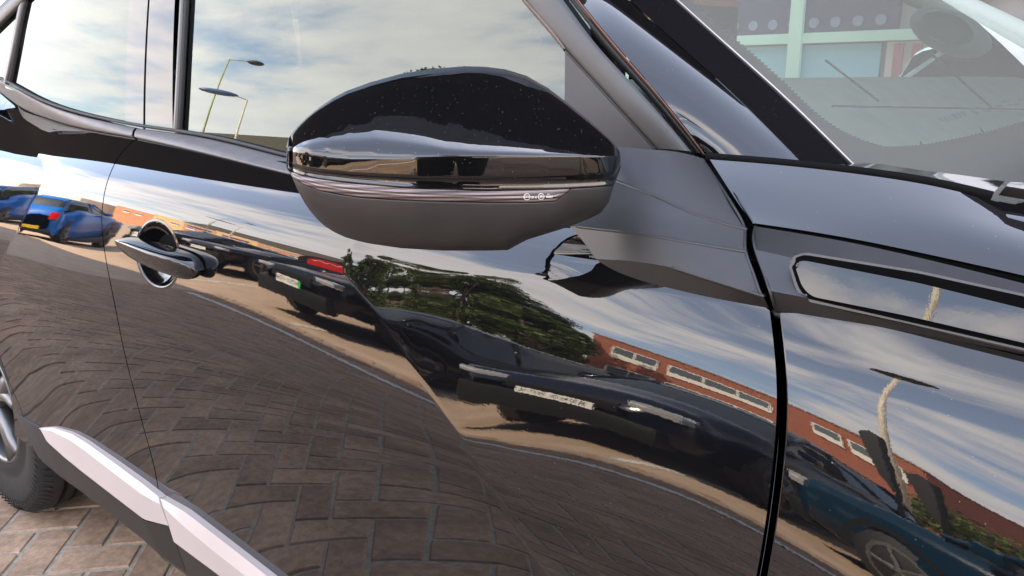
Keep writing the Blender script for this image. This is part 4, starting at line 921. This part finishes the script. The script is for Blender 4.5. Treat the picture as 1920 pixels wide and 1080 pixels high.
# ================================================================= THINGS ACROSS THE YARD
GL_ENV = M('env_glass', (.02, .024, .026), .03, ior=1.6)
BUMP_ = M('bumper_black', (.006, .006, .006), .5, spec=.3); LAMP = M('lamp_clear', (.7, .72, .75), .08, metal=.6); REDL = M('lamp_red', (.55, .01, .01), .15); AMB = M('plate_yellow', (.75, .50, .03), .4); WPL = M('plate_white', (.8, .8, .76), .4); GRN = M('plate_green', (.02, .45, .10), .4)
ENVP = {}
def env_paint(n, col):
    if n not in ENVP: ENVP[n] = M(n, col, .16, ior=1.42)
    return ENVP[n]
def yard_car(label, loc, rz, col, cname, Ln=4.3, Wd=1.82, Ht=1.5, plate='front', tab=False, group=None, suv=0):
    """front of the car points to local +X; built from stations so bonnet, cabin and boot have their own heights"""
    t = empty('parked_car', loc, rz); props(t, label, 'car', group)
    pm_ = env_paint(cname, col); h = Ln/2
    # station: x, half width, z bottom, z shoulder, z belt/top
    st = [(-h, .62, .42, .66, .80), (-h+.06, .78, .30, .74, .97), (-h+.25, .86, .24, .80, 1.02+suv), (-h+.9, .905, .22, .83, 1.02+suv), (0, .91, .20, .82, .99+suv), (h-1.15, .905, .21, .80, .97+suv), (h-.75, .88, .22, .77, .92+suv), (h-.25, .82, .24, .70, .80+suv*.7), (h-.06, .70, .27, .62, .68+suv*.5), (h, .52, .35, .52, .56)]
    xs_ = [s_[0] for s_ in st]; q = np.linspace(-h, h, 44); Sx_ = np.array([nspl(xs_, [s_[k] for s_ in st], q) for k in range(1, 5)])
    P = []
    for i, x in enumerate(q):
        w, zb, zs, zt_ = Sx_[:, i]; w *= Wd/1.82
        P.append([(x, -w*.6, zb), (x, -w*.96, zb+.06), (x, -w, (zb+zs)/2), (x, -w*.995, zs), (x, -w*.93, zt_-.03), (x, -w*.80, zt_), (x, -w*.35, zt_+.012), (x, w*.35, zt_+.012), (x, w*.80, zt_), (x, w*.93, zt_-.03), (x, w*.995, zs), (x, w, (zb+zs)/2), (x, w*.96, zb+.06), (x, w*.6, zb)])
    body = grid_mesh('body', np.array(P), pm_, t, True)
    # greenhouse
    zr = Ht; zb_ = .97+suv
    gh = [(-h+.12, .70, zb_-.02, zb_), (-h+.35, .66, zb_, zr-.10), (-h+.7, .65, zb_, zr-.02), (-.2, .65, zb_, zr), (h-2.0, .63, zb_, zr-.05), (h-1.75, .64, zb_, zr-.12), (h-1.05, .76, zb_-.03, zb_+.0)]
    q2 = np.linspace(gh[0][0], gh[-1][0], 30); Gx_ = np.array([np.interp(q2, [g_[0] for g_ in gh], [g_[k] for g_ in gh]) for k in (1, 2, 3)])
    P = [[(x, -.82*Wd/1.82, Gx_[1, i]), (x, -(Gx_[0, i]*.5+.40)*Wd/1.82, (Gx_[1, i]+Gx_[2, i])/2), (x, -Gx_[0, i]*Wd/1.82, max(Gx_[2, i]-.03, Gx_[1, i])), (x, -Gx_[0, i]*.8, Gx_[2, i]), (x, Gx_[0, i]*.8, Gx_[2, i]), (x, Gx_[0, i]*Wd/1.82, max(Gx_[2, i]-.03, Gx_[1, i])), (x, (Gx_[0, i]*.5+.40)*Wd/1.82, (Gx_[1, i]+Gx_[2, i])/2), (x, .82*Wd/1.82, Gx_[1, i])] for i, x in enumerate(q2)]
    grid_mesh('window_glass', np.array(P), GL_ENV, t, True)
    rp = [p for p in P if p[3][2] > zr-.16]; grid_mesh('roof', np.array([[np.array(p[2])+[0, -.004, .0], np.array(p[3])+[0, 0, .012], np.array(p[4])+[0, 0, .012], np.array(p[5])+[0, .004, 0]] for p in rp]), pm_, t, True)
    for s in (-1, 1):
        for xa, xb2 in ((h-1.1, h-1.95), (-.1, -.15), (-h+.2, -h+.75)):
            bm = bmesh.new(); tube(bm, [(xa, s*.80*Wd/1.82, zb_), (xb2, s*.655*Wd/1.82, zr-.05)], .035, 6); bm_obj('pillar', bm, pm_, t, smooth=True)
        boxo('door_mirror', pm_, t, h-1.45, h-1.30, *(sorted((s*.86*Wd/1.82, s*1.02*Wd/1.82))), zb_, zb_+.14, .03)
        boxo('sill', BUMP_, t, -h+.75, h-.9, *(sorted((s*.80*Wd/1.82, s*.915*Wd/1.82))), .17, .30, .02)
    boxo('front_bumper', BUMP_, t, h-.16, h+.03, -.72, .72, .22, .42, .04); boxo('rear_bumper', BUMP_, t, -h-.03, -h+.2, -.74, .74, .24, .42, .04)
    boxo('grille', BUMP_, t, h-.14, h+.005, -.42, .42, .46, .62+suv*.3, .02)
    for s in (-1, 1):
        y0, y1 = sorted((s*.45, s*.80)); boxo('headlight', LAMP, t, h-.26, h-.035, y0, y1, .60+suv*.4, .72+suv*.5, .03)
        y0, y1 = sorted((s*.50, s*.82)); boxo('tail_light', REDL, t, -h-.005, -h+.18, y0, y1, .72+suv*.4, .90+suv*.5, .03)
        for xw_ in (h-.85, -h+.80):
            wt = empty('wheel', (xw_, s*.90*Wd/1.82, .325), parent=t)
            bm = bmesh.new(); tube(bm, [(0, s*-.20, 0), (0, s*-.02, 0), (0, 0, 0)], [.325, .325, .30], 28); bm_obj('tyre', bm, TYRE, wt, angle=40)
            for k in range(5):
                bm = bmesh.new(); a = k*2*math.pi/5; tube(bm, [(0, s*.006, 0), (.205*math.cos(a), s*.004, .205*math.sin(a))], [.035, .022], 6); bm_obj('spoke', bm, ALLOY, wt)
            bm = bmesh.new(); a_ = np.linspace(0, 2*math.pi, 29)
            grid_mesh('rim', np.array([[(.235*math.cos(a), s*.003, .235*math.sin(a)), (.205*math.cos(a), s*.006, .205*math.sin(a))] for a in a_]), ALLOY, wt); bm.free()
            P = np.array([[(rr*math.cos(a), s*.012, rr*math.sin(a)) for rr in (.34, .39)] for a in np.linspace(-.1, math.pi+.1, 24)]); grid_mesh('arch_trim', P, BUMP_, wt)
    for xx, mt_, sgn in ((h+.034, WPL, 1), (-h-.034, AMB, -1)):
        pl = boxo('number_plate', mt_, t, *sorted((xx, xx+.008*sgn)), -.26, .26, .40, .51)
        V, F = [], []
        for k in range(7):
            y = -.20+k*.062+(.02 if k > 3 else 0)
            for (ya, yb2, za, zc) in ((0, .008, 0, .07), (.028, .036, 0, .07), (.008, .028, .06 if k % 2 else .03, .07 if k % 2 else .04)):
                b = len(V); V += [(xx+.0095*sgn, y+ya, .42+za), (xx+.0095*sgn, y+yb2, .42+za), (xx+.0095*sgn, y+yb2, .42+zc), (xx+.0095*sgn, y+ya, .42+zc)]; F.append((b, b+1, b+2, b+3))
        mesh_obj('plate_characters', V, F, DARK, pl)
        if tab: boxo('plate_band', GRN, pl, *sorted((xx, xx+.0095*sgn)), -.26 if sgn > 0 else .21, -.21 if sgn > 0 else .26, .40, .51)
    return t
PI = math.pi
yard_car('black family car facing us, white number plate with a green end band', (-4.75, -7.0, -.02), PI/2, (.004, .004, .005), 'yard_black', Ln=4.4, Ht=1.46, tab=True)
yard_car('navy hatchback facing us beside the dark teal car', (-1.65, -7.0, -.02), PI/2, (.003, .005, .014), 'yard_navy', Ln=4.4, Ht=1.52, suv=.04)
yard_car('dark teal blue car standing broadside in front of the brick building', (1.78, -5.85, -.02), PI+.04, (.002, .022, .045), 'yard_teal', Ln=4.4, Ht=1.46)
yard_car('bright blue hatchback turned away, yellow rear plate and red lamps', (-15.6, -5.6, -.02), -PI/2-.75, (.0, .11, .42), 'yard_blue', Ln=4.0, Ht=1.46)
yard_car('charcoal saloon two spaces left of the black family car', (-9.2, -8.2, -.02), PI/2, (.010, .010, .012), 'yard_charcoal', Ln=4.5, Ht=1.45)
yard_car('tall black people carrier beyond the charcoal saloon', (-12.0, -8.4, -.02), PI/2, (.004, .004, .005), 'yard_black', Ln=4.6, Ht=1.7)
yard_car('silver hatchback at the far end beyond the blue one', (-22.5, -6.0, -.02), -PI/2-.4, (.5, .5, .5), 'yard_silver', Ln=4.1, Ht=1.5)
yard_car('white car parked broadside to the right of the teal one', (7.5, -6.0, -.02), 0, (.8, .8, .8), 'yard_white', Ln=4.4, Ht=1.5)
yard_car('grey estate parked broadside past the white car', (13.0, -6.2, -.02), 0, (.25, .26, .28), 'yard_grey', Ln=4.6, Ht=1.5)
# red and black rounded display sails behind the black cars
def sail(x, y, mat, label, h=1.5, w=1.35, z0=1.15, mark=False):
    t = empty('display_sail', (x, y, 0)); props(t, label, 'banner')
    pts = [(-w/2, 0), (-w/2, h*.55), (-w*.32, h*.86), (0, h), (w*.30, h*.93), (w/2, h*.62), (w*.46, 0)]
    c = smooth_curve([(a, b) for a, b in pts], 30); bm = bmesh.new(); f = [bm.verts.new((a, -.03, z0+b)) for a, b in c]; g_ = [bm.verts.new((a, .03, z0+b)) for a, b in c]; bm.faces.new(f); bm.faces.new(g_[::-1])
    for i in range(len(c)): bm.faces.new((f[i], f[(i+1) % len(c)], g_[(i+1) % len(c)], g_[i]))
    bm_obj('sail_panel', bm, mat, t); bm = bmesh.new(); tube(bm, [(0, 0, 0), (0, 0, z0)], .03, 8); bm_obj('pole', bm, BUMP_, t); boxo('base', BUMP_, t, -.3, .3, -.3, .3, -.02, .05)
    if mark: 
        bm = bmesh.new(); tube(bm, [(-.25+.1*k, .036, z0+h*.6+(.09 if k % 2 else -.02)+k*.01) for k in range(6)], .02, 6); bm_obj('emblem', bm, WPL, t)
    t.rotation_euler = (0, 0, -.7); return t
RED = M('banner_red', (.65, .01, .012), .45)
sail(-7.3, -7.6, RED, 'rounded red display sail with a small white squiggle standing behind the black family car', mark=True, h=.72, w=.72, z0=1.32)
sail(-7.75, -7.95, M('banner_black', (.012, .012, .014), .45), 'rounded black display sail standing just behind the red one', h=.95, w=1.05, z0=1.3)

# street lamps
POLE = add_noise(M('lamp_pole', (.62, .56, .44), .5), 8, .1); HEAD = M('lamp_head', (.10, .16, .30), .4, metal=.3); HEADD = M('lamp_head_dark', (.05, .05, .05), .5)
def lamp(x, y, H, label, arm=(.9, 0), pole=POLE, head=HEAD, flat=False, lean=0, group=None, hw=.42, mid=False):
    t = empty('street_lamp', (x, y, 0)); props(t, label, 'street lamp', group)
    bm = bmesh.new(); tube(bm, [(0, 0, -.03), (0, 0, H*.5), (0, 0, H)], [.07, .055, .042], 12); bm_obj('pole', bm, pole, t, smooth=True)
    ax, ay = arm
    bm = bmesh.new(); tube(bm, [(0, 0, H-.02), (ax*.4, ay*.4, H+.10), (ax*.6, ay*.6, H+.12)], .03, 8); bm_obj('bracket', bm, pole, t, smooth=True)
    bm = bmesh.new(); bmesh.ops.create_uvsphere(bm, u_segments=20, v_segments=10, radius=1); hd = bm_obj('lamp_head', bm, head, t, smooth=True)
    a = math.atan2(ay, ax); hd.scale = (hw, .26 if not flat else .3, .06 if flat else .17); hd.rotation_euler = (0, 0, a); hd.location = (ax*.6+(0 if mid else .36)*math.cos(a), ay*.6+(0 if mid else .36)*math.sin(a), H+.12)
    return t
lamp(-1.0, -9.0, 6.9, 'tall pale lamp post with a wide flat dark head, nearest the teal car', (.03, .0), flat=True, head=HEADD, hw=.48, mid=True)
lamp(-28.4, -18.5, 7.3, 'pale lamp post with an oval blue topped head reaching sideways', (-.9, 1.2), hw=.85)
lamp(-33.0, -19.6, 10.6, 'greenish lamp post with small floodlights clipped on its stem', (.9, -1.2), pole=M('green_pole', (.35, .36, .15), .5), head=HEADD)
# dark twin feather banners on a frame
t = empty('banner_frame', (-.75, -8.2, 0)); props(t, 'dark twin-armed banner frame in front of the pale lamp post', 'banner stand')
for s, hh in ((0, 3.0), (.40, 2.4)):
    bm = bmesh.new(); tube(bm, [(s, 0, 0), (s, 0, hh)], .04, 8); bm_obj('pole', bm, BUMP_, t)
    bm = bmesh.new(); pts = [(s, hh*.45), (s+.02, hh), (s-.12, hh+.08), (s-.26, hh*.95), (s-.15, hh*.6)]
    f = [bm.verts.new((a, -.012, b)) for a, b in pts]; g_ = [bm.verts.new((a, .012, b)) for a, b in pts]; bm.faces.new(f); bm.faces.new(g_[::-1])
    for i in range(5): bm.faces.new((f[i], f[(i+1) % 5], g_[(i+1) % 5], g_[i]))
    bm_obj('banner', bm, M('banner_dark', (.008, .008, .009), .6), t)

# buildings
BRICK = bpy.data.materials.new('brick_wall'); BRICK.use_nodes = True; N_, L_, b_ = nodes(BRICK)
tcn = N_.new('ShaderNodeTexCoord'); br = N_.new('ShaderNodeTexBrick'); br.inputs['Color1'].default_value = (.34, .10, .055, 1); br.inputs['Color2'].default_value = (.25, .075, .045, 1); br.inputs['Mortar'].default_value = (.32, .22, .17, 1); br.inputs['Scale'].default_value = 4.2; br.inputs['Mortar Size'].default_value = .012
mpn = N_.new('ShaderNodeMapping'); mpn.inputs['Rotation'].default_value = (PI/2, 0, 0); L_.new(tcn.outputs['Object'], mpn.inputs[0]); L_.new(mpn.outputs[0], br.inputs[0]); L_.new(br.outputs[0], b_.inputs['Base Color']); b_.inputs['Roughness'].default_value = .9
WHF = M('white_frame', (.72, .70, .62), .5); WGL = M('window_pane', (.10, .13, .15), .08, ior=1.5)
def building(name, label, x0, x1, y, dep, H, wall, wins, face=1, roof=None, cat='building'):
    """front face at y looking towards +Y (face=1) or -Y (face=-1)"""
    t = empty(name, ((x0+x1)/2, y, 0)); props(t, label, cat); w = (x1-x0)/2; s = face
    boxo('wall', wall, t, -w, w, *sorted((0, -dep*s)), -.03, H)
    boxo('parapet', WHF if wall is not BRICK else M('coping', (.25, .2, .17), .8), t, -w-.08, w+.08, *sorted((.08*s, -dep*s)), H, H+.14)
    for (cx, cw, z0, z1) in wins:
        lx = cx-(x0+x1)/2
        f_ = boxo('window', WHF, t, lx-cw/2, lx+cw/2, *sorted((.0, .10*s)), z0, z1)
        n = max(1, round(cw/1.1))
        for k in range(n):
            a = lx-cw/2+.08+k*(cw-.08)/n; boxo('pane', WGL, f_, a, a+(cw-.08)/n-.08, *sorted((.10*s, .115*s)), z0+(z1-z0)*.38, z1-.08)
    return t
building('brick_building', 'two storey red brick building with white framed windows across the yard', -17.3, -6.0, -25, 9, 6.3, BRICK, [(-15.4, 2.0, 4.2, 5.5), (-15.4, 2.0, 1.4, 3.2), (-12.4, 3.2, 4.2, 5.5), (-12.4, 3.2, 2.3, 3.2), (-8.9, 1.0, 4.2, 5.4), (-7.4, 1.6, 4.2, 5.4)])
YEL = add_noise(M('yellow_render', (.62, .43, .20), .85), 2, .08); TER = add_noise(M('terracotta_cladding', (.52, .24, .13), .85), 2, .08); CREAM = add_noise(M('cream_render', (.60, .56, .46), .85), 1, .06)
for k, (x0, x1, m_, H, nm) in enumerate([(-74, -64, TER, 4.9, 'terracotta clad shop unit at the far end of the row'), (-64, -57.2, YEL, 5.4, 'yellow rendered shop unit with two dark windows'), (-57.2, -51, TER, 4.8, 'second terracotta clad shop unit, under a purple sign'), (-51, -44, YEL, 5.3, 'wide yellow shop unit with a long sign board'), (-44, -36, TER, 4.7, 'terracotta shop unit nearest the trees')]):
    b_t = building('shop_unit', nm, x0+.02, x1-.02, -31, 8, H, m_, [((x0+x1)/2-1.6, 1.8, 2.9, 3.9), ((x0+x1)/2+1.6, 1.8, 2.9, 3.9)])
    if k in (2, 3): boxo('sign_board', M('sign_purple', (.12, .02, .10), .5), b_t, -2.2, 2.2, .0, .12, 3.95, 4.5)
building('grass_bank_wall', 'long low cream wall building beyond the blue hatchback', -120, -76, -27, 6, 4.3, CREAM, [])
# house with a pitched tiled roof
t = empty('gabled_house', (-70.5, -40, 0)); props(t, 'cream house with a pitched brown tiled roof rising over the cars', 'house')
boxo('wall', CREAM, t, -4, 24, -8, 0, -.03, 6.6)
bm = bmesh.new(); V_ = [(-4.4, .5, 6.5), (-4.4, -8.5, 6.5), (-4.4, -4, 10.4), (24.4, .5, 6.5), (24.4, -8.5, 6.5), (24.4, -4, 10.4)]
vs = [bm.verts.new(p) for p in V_]
for f_ in ((0, 1, 2), (3, 5, 4), (0, 2, 5, 3), (1, 4, 5, 2), (0, 3, 4, 1)): bm.faces.new([vs[i] for i in f_])
TILE = M('roof_tiles', (.055, .045, .032), .85); bm_obj('roof', bm, TILE, t)
# row of buildings to the right of the yard
building('showroom_across', 'long pale showroom with dark blue fascia panels to the far right', 14, 60, -26, 10, 4.6, CREAM, [(22, 4, .6, 2.8), (30, 4, .6, 2.8), (38, 4, .6, 2.8), (48, 5, .6, 2.8)])

# the showroom on the car's own side
BLUEF = add_noise(M('blue_fascia', (.012, .022, .06), .4), 2, .1); MINT = M('mint_frame', (.42, .62, .52), .6); PBL = M('pale_blue_glass', (.16, .40, .50), .25); GREYW = add_noise(M('grey_wall', (.30, .29, .29), .8), 2, .06)
t = empty('showroom', (0, 16, 0)); props(t, 'showroom behind the black car, seen through its windscreen, with a dark blue fascia', 'building')
boxo('wall', GREYW, t, -16, 30, .3, 12, -.03, 4.6)
boxo('fascia', BLUEF, t, -16, -1.25, .05, .3, 1.86, 2.74)
boxo('fascia', BLUEF, t, -1.25, 4, .12, .3, 2.45, 2.74)
boxo('beam', MINT, t, -16, 12, -.05, .3, 1.66, 1.86)
for x in (-3.25, -.2, 9): boxo('post', MINT, t, x, x+.26, -.12, .02, 0, 3.0)
boxo('display_window', PBL, t, -4.4, -1.5, .12, .3, .2, 1.62); boxo('display_window', MINT, t, -16, -4.4, .12, .3, .2, 1.62)
for k in range(9): 
    x = -1.25+k*.32; boxo('stripe', M('stripe_red', (.30, .10, .10), .7) if k == 0 else bpy.data.materials['stripe_red'], t, x, x+.16, .02, .12, .3, 1.60)
boxo('panel_board', M('panel_pale', (.55, .55, .52), .7), t, -1.4, 2.0, .12, .3, .3, 1.64)
for k in range(9):
    bm = bmesh.new(); tube(bm, [(-4.9+k*.42, .0, 2.05), (-4.9+k*.42, .06, 2.05)], .10, 16); bm_obj('round_dot', bm, M('round_dot', (.14, .18, .26), .5) if k == 0 else bpy.data.materials['round_dot'], t)  # plain discs without emission, for the row of dots on the fascia
sb = boxo('sign_board', M('sign_board', (.62, .62, .64), .5), t, -16, 4.5, -.02, .05, 2.75, 4.45)
cu_ = bpy.data.curves.new('sign_letters', 'FONT'); cu_.body = 'HIL'; cu_.size = 1.5; cu_.extrude = .03; cu_.align_x = 'CENTER'
o_ = bpy.data.objects.new('tmp', cu_); COL.objects.link(o_); bpy.context.view_layer.update(); me_ = bpy.data.meshes.new_from_object(o_.evaluated_get(bpy.context.evaluated_depsgraph_get())); COL.objects.unlink(o_); bpy.data.objects.remove(o_)
me_.materials.append(M('sign_blue', (.03, .03, .16), .5)); lt_ = bpy.data.objects.new('sign_letters', me_); COL.objects.link(lt_); lt_.parent = sb; lt_.rotation_euler = (PI/2, 0, 0); lt_.location = (-.6, -.06, 3.05)
# dark canopy out of view, outline shaped for the black reflections and shade
t = empty('offscreen_canopy', (-8, 6, 0)); props(t, 'dark flat canopy out of view over the forecourt, shaped for reflections and shade', 'canopy')
CAN = add_noise(M('canopy_dark', (.020, .020, .021), .7), 3, .2)
cp_ = [(-22, -6.15), (7.8, -6.15), (9.35, -4.75), (9.6, -4.45), (25, -4.45), (25, 7), (-22, 7)]
bm = bmesh.new(); f = [bm.verts.new((a, b, 3.5)) for a, b in cp_]; g_ = [bm.verts.new((a, b, 3.9)) for a, b in cp_]; bm.faces.new(f); bm.faces.new(g_[::-1])
for i in range(7): bm.faces.new((f[i], f[(i+1) % 7], g_[(i+1) % 7], g_[i]))
bm_obj('canopy_roof', bm, CAN, t)
for x in (-21, -12, 16): boxo('canopy_post', GREYW, t, x, x+.25, 6, 6.25, 0, 3.5)
# car behind, seen through the glass
yard_car('pale blue car on the showroom forecourt, seen through the windscreen', (1.9, 11.5, -.02), .0, (.30, .5, .62), 'yard_paleblue', Ln=4.2, Ht=1.5)
yard_car('white van-like car parked under the canopy beyond the black car', (-6.5, 9.5, -.02), .0, (.7, .74, .72), 'yard_white', Ln=4.6, Ht=1.75, suv=.1)

# trees: trunk, limbs and leaf clumps
LEAF = M('leaves', (.06, .09, .02), .6, spec=.3); N_, L_, b_ = nodes(LEAF); oi = N_.new('ShaderNodeNewGeometry'); cr_ = N_.new('ShaderNodeValToRGB'); cr_.color_ramp.elements[0].color = (.018, .034, .008, 1); cr_.color_ramp.elements[1].color = (.11, .15, .035, 1); L_.new(oi.outputs['Random Per Island'], cr_.inputs[0]); L_.new(cr_.outputs[0], b_.inputs['Base Color'])
BARK = add_noise(M('bark', (.09, .065, .045), .9), 12, .3, .4, 40)
def tree(x, y, H, R_, label, seed=1, name='tree', cat='tree', z0=2.0, nl=17000):
    rg = np.random.default_rng(seed); t = empty(name, (x, y, 0)); props(t, label, cat, 'trees beyond the parked cars' if cat == 'tree' else None)
    if cat == 'tree':
        bm = bmesh.new(); tube(bm, [(0, 0, -.05), (.1, .05, H*.3), (.05, .1, H*.6)], [.28, .2, .1], 10)
        for k in range(6):
            a = rg.uniform(0, 6.28); tube(bm, [(.08, .06, H*(.25+.05*k)), (math.cos(a)*R_*.35, math.sin(a)*R_*.35, H*(.40+.06*k)), (math.cos(a)*R_*.65, math.sin(a)*R_*.65, H*(.5+.06*k))], [.1, .06, .03], 6)
        bm_obj('trunk', bm, BARK, t, smooth=True)
    cl_ = []
    for k in range(34):
        v = rg.normal(size=3); v /= np.linalg.norm(v); rr = rg.uniform(.35, 1)**.6; c = np.array([v[0]*R_*rr*.85, v[1]*R_*rr*.85, z0+(H-z0)/2+v[2]*(H-z0)/2*rr*.85]); cl_.append((c, rg.uniform(.16, .34)*R_))
    P = []; per = nl//34
    for c, r in cl_:
        v = rg.normal(size=(per, 3)); v /= np.linalg.norm(v, axis=1)[:, None]; P.append(c+v*r*rg.uniform(.55, 1.12, (per, 1)))
    P = np.vstack(P); n = len(P); s = rg.uniform(.06, .13, n)*max(1, R_/2.6)
    a = rg.normal(size=(n, 3)); a /= np.linalg.norm(a, axis=1)[:, None]; b = np.cross(a, rg.normal(size=(n, 3))); b /= np.linalg.norm(b, axis=1)[:, None]
    V = np.stack([P-a*s[:, None], P+b*s[:, None]*.5, P+a*s[:, None], P-b*s[:, None]*.5], 1).reshape(-1, 3)
    mesh_obj('crown', V, (np.arange(n*4).reshape(-1, 4)).tolist(), LEAF, t); return t
tree(-18.7, -20.8, 11.0, 2.4, 'tall leafy tree at the left end of the tree row', 1, z0=1.0)
tree(-16.2, -19.8, 9.2, 2.2, 'rounder leafy tree in the middle of the tree row', 2, z0=.8)
tree(-13.9, -19.0, 5.8, 1.4, 'small leafy tree right beside the brick building', 4, z0=.6)
tree(-3.6, -22, 3.6, 2.6, 'low rounded green bush right of the brick building', 5, 'bush', 'bush', z0=.1, nl=5000)
tree(-1.6, -23, 3.2, 2.4, 'wide green bush at the right edge behind the lamp post', 6, 'bush', 'bush', z0=.1, nl=5000)
# grass verge
GRASS = add_noise(M('grass', (.07, .12, .02), .9), 5, .3); sheet('grass_verge', GRASS, -90, -14, -20, -17, -.01)

# ================================================================= THE PHOTOGRAPHER (seen mirrored in the door-mirror cap)
def person():
    t = empty('person', (2.72, -1.02, 0)); props(t, 'person in dark jacket holding a phone up in both hands beside the black car', 'person')
    t.rotation_euler = (0, 0, YAW)          # local +Y looks towards the car
    def skin(name, V, E_, Rr, mat, root=0, lv=2):
        me = bpy.data.meshes.new(name); me.from_pydata(V, E_, []); o = bpy.data.objects.new(name, me); COL.objects.link(o); o.parent = t
        sk = o.modifiers.new('skin', 'SKIN'); sl = me.skin_vertices[0].data
        for i, r in enumerate(Rr): sl[i].radius = (r, r) if not isinstance(r, tuple) else r
        sl[root].use_root = True; sk.use_smooth_shade = True
        ss = o.modifiers.new('sub', 'SUBSURF'); ss.levels = lv; ss.render_levels = lv; me.materials.append(mat); return o
    TR = M('dark_trousers', (.012, .012, .016), .85); JK = M('dark_jacket', (.014, .015, .02), .8); SKN = M('skin', (.45, .26, .18), .5, spec=.4); HR = M('hair_brown', (.03, .018, .01), .6); SH = M('black_shoe', (.01, .01, .01), .4)
    # one continuous body
    ph = Vector((0, .46, 1.17))
    V = [(0, 0, .95), (0, 0, 1.10), (0, .01, 1.28), (0, .0, 1.42), (0, .01, 1.50), (0, .03, 1.58), (0, .03, 1.68)]; Rr = [(.15, .11), (.14, .10), (.16, .11), (.14, .09), (.055, .055), (.072, .08), (.07, .085)]
    E_ = [(0, 1), (1, 2), (2, 3), (3, 4), (4, 5), (5, 6)]
    for s_ in (-1, 1):
        b = len(V); V += [(s_*.17, .0, 1.40), (s_*.24, .10, 1.16), (s_*.13, .33, 1.12), (s_*.095, .40, 1.14)]; Rr += [.062, .048, .036, .030]; E_ += [(3, b), (b, b+1), (b+1, b+2), (b+2, b+3)]
        b = len(V); V += [(s_*.11, 0, .86), (s_*.13, .02, .50), (s_*.14, .0, .12), (s_*.145, .04, .05)]; Rr += [.095, .065, .05, .048]; E_ += [(0, b), (b, b+1), (b+1, b+2), (b+2, b+3)]
    body = skin('body', V, E_, Rr, SKN)
    # clothing shells
    skin('jacket', [(0, 0, .80), V[1], V[2], V[3]]+[V[7], V[8], V[9], V[15], V[16], V[17]], [(0, 1), (1, 2), (2, 3), (3, 4), (4, 5), (5, 6), (3, 7), (7, 8), (8, 9)], [(.21, .165), (.19, .15), (.20, .15), (.17, .12), .085, .068, .052, .085, .068, .052], JK)
    skin('trousers', [(0, 0, .97), V[11], V[12], V[13], V[19], V[20], V[21]], [(0, 1), (1, 2), (2, 3), (0, 4), (4, 5), (5, 6)], [(.19, .15), .125, .09, .075, .125, .09, .075], TR)
    for s_ in (-1, 1):
        skin('shoe', [(s_*.145, -.05, .045), (s_*.15, .08, .045), (s_*.155, .17, .035)], [(0, 1), (1, 2)], [.045, .048, .035], SH)
        # hand: palm, four curled fingers and a thumb closing on the phone edge
        V2 = [(s_*.095, .40, 1.14), (s_*.088, .435, 1.155)]; R2 = [.028, .030]; E2 = [(0, 1)]
        for k, (dz, ln) in enumerate(((.030, .034), (.012, .038), (-.006, .035), (-.022, .028))):
            b = len(V2); V2 += [(s_*.086, .450, 1.160+dz), (s_*.080, .462+.003*k, 1.163+dz), (s_*(.080-ln*.6), .470, 1.165+dz)]; R2 += [.010, .009, .008]; E2 += [(1, b), (b, b+1), (b+1, b+2)]
        b = len(V2); V2 += [(s_*.080, .425, 1.178), (s_*.066, .432, 1.200)]; R2 += [.011, .009]; E2 += [(1, b), (b, b+1)]
        skin('hand', V2, E2, R2, SKN)
    bm = bmesh.new(); bmesh.ops.create_uvsphere(bm, u_segments=24, v_segments=14, radius=1)
    for v in bm.verts: v.co = Vector((v.co.x*.088, v.co.y*.105-.012, v.co.z*.115+1.665))
    bmesh.ops.delete(bm, geom=[v for v in bm.verts if v.co.z < 1.64 and v.co.y > .02 or v.co.z < 1.60], context='VERTS'); bm_obj('hair', bm, HR, t, smooth=True)
    for s_ in (-1, 1):
        bm = bmesh.new(); bmesh.ops.create_uvsphere(bm, u_segments=12, v_segments=8, radius=.011)
        for v in bm.verts: v.co += Vector((s_*.030, .098, 1.645))
        bm_obj('eye', bm, M('eye', (.1, .08, .06), .2) if s_ < 0 else bpy.data.materials['eye'], t, smooth=True)
    bm = bmesh.new(); tube(bm, [(0, .10, 1.645), (0, .122, 1.615), (0, .105, 1.605)], [.008, .012, .009], 8); bm_obj('nose', bm, SKN, t, smooth=True)
    bm = bmesh.new(); tube(bm, [(-.022, .096, 1.58), (0, .103, 1.578), (.022, .096, 1.58)], .006, 8); bm_obj('mouth', bm, M('lips', (.35, .14, .11), .5), t, smooth=True)
    return t
pt = person()
ph = empty('phone', tuple(CAM-fw*.012)); props(ph, 'black phone held up in both hands of the person', 'phone')
bm = bmesh.new(); box(bm, -.078, .078, -.004, .004, -.037, .037, .003); po = bm_obj('phone_body', bm, M('phone_black', (.01, .01, .011), .2), ph, angle=40)
ph.rotation_euler = (0, 0, YAW); po.rotation_euler = (-PITCH, 0, 0)
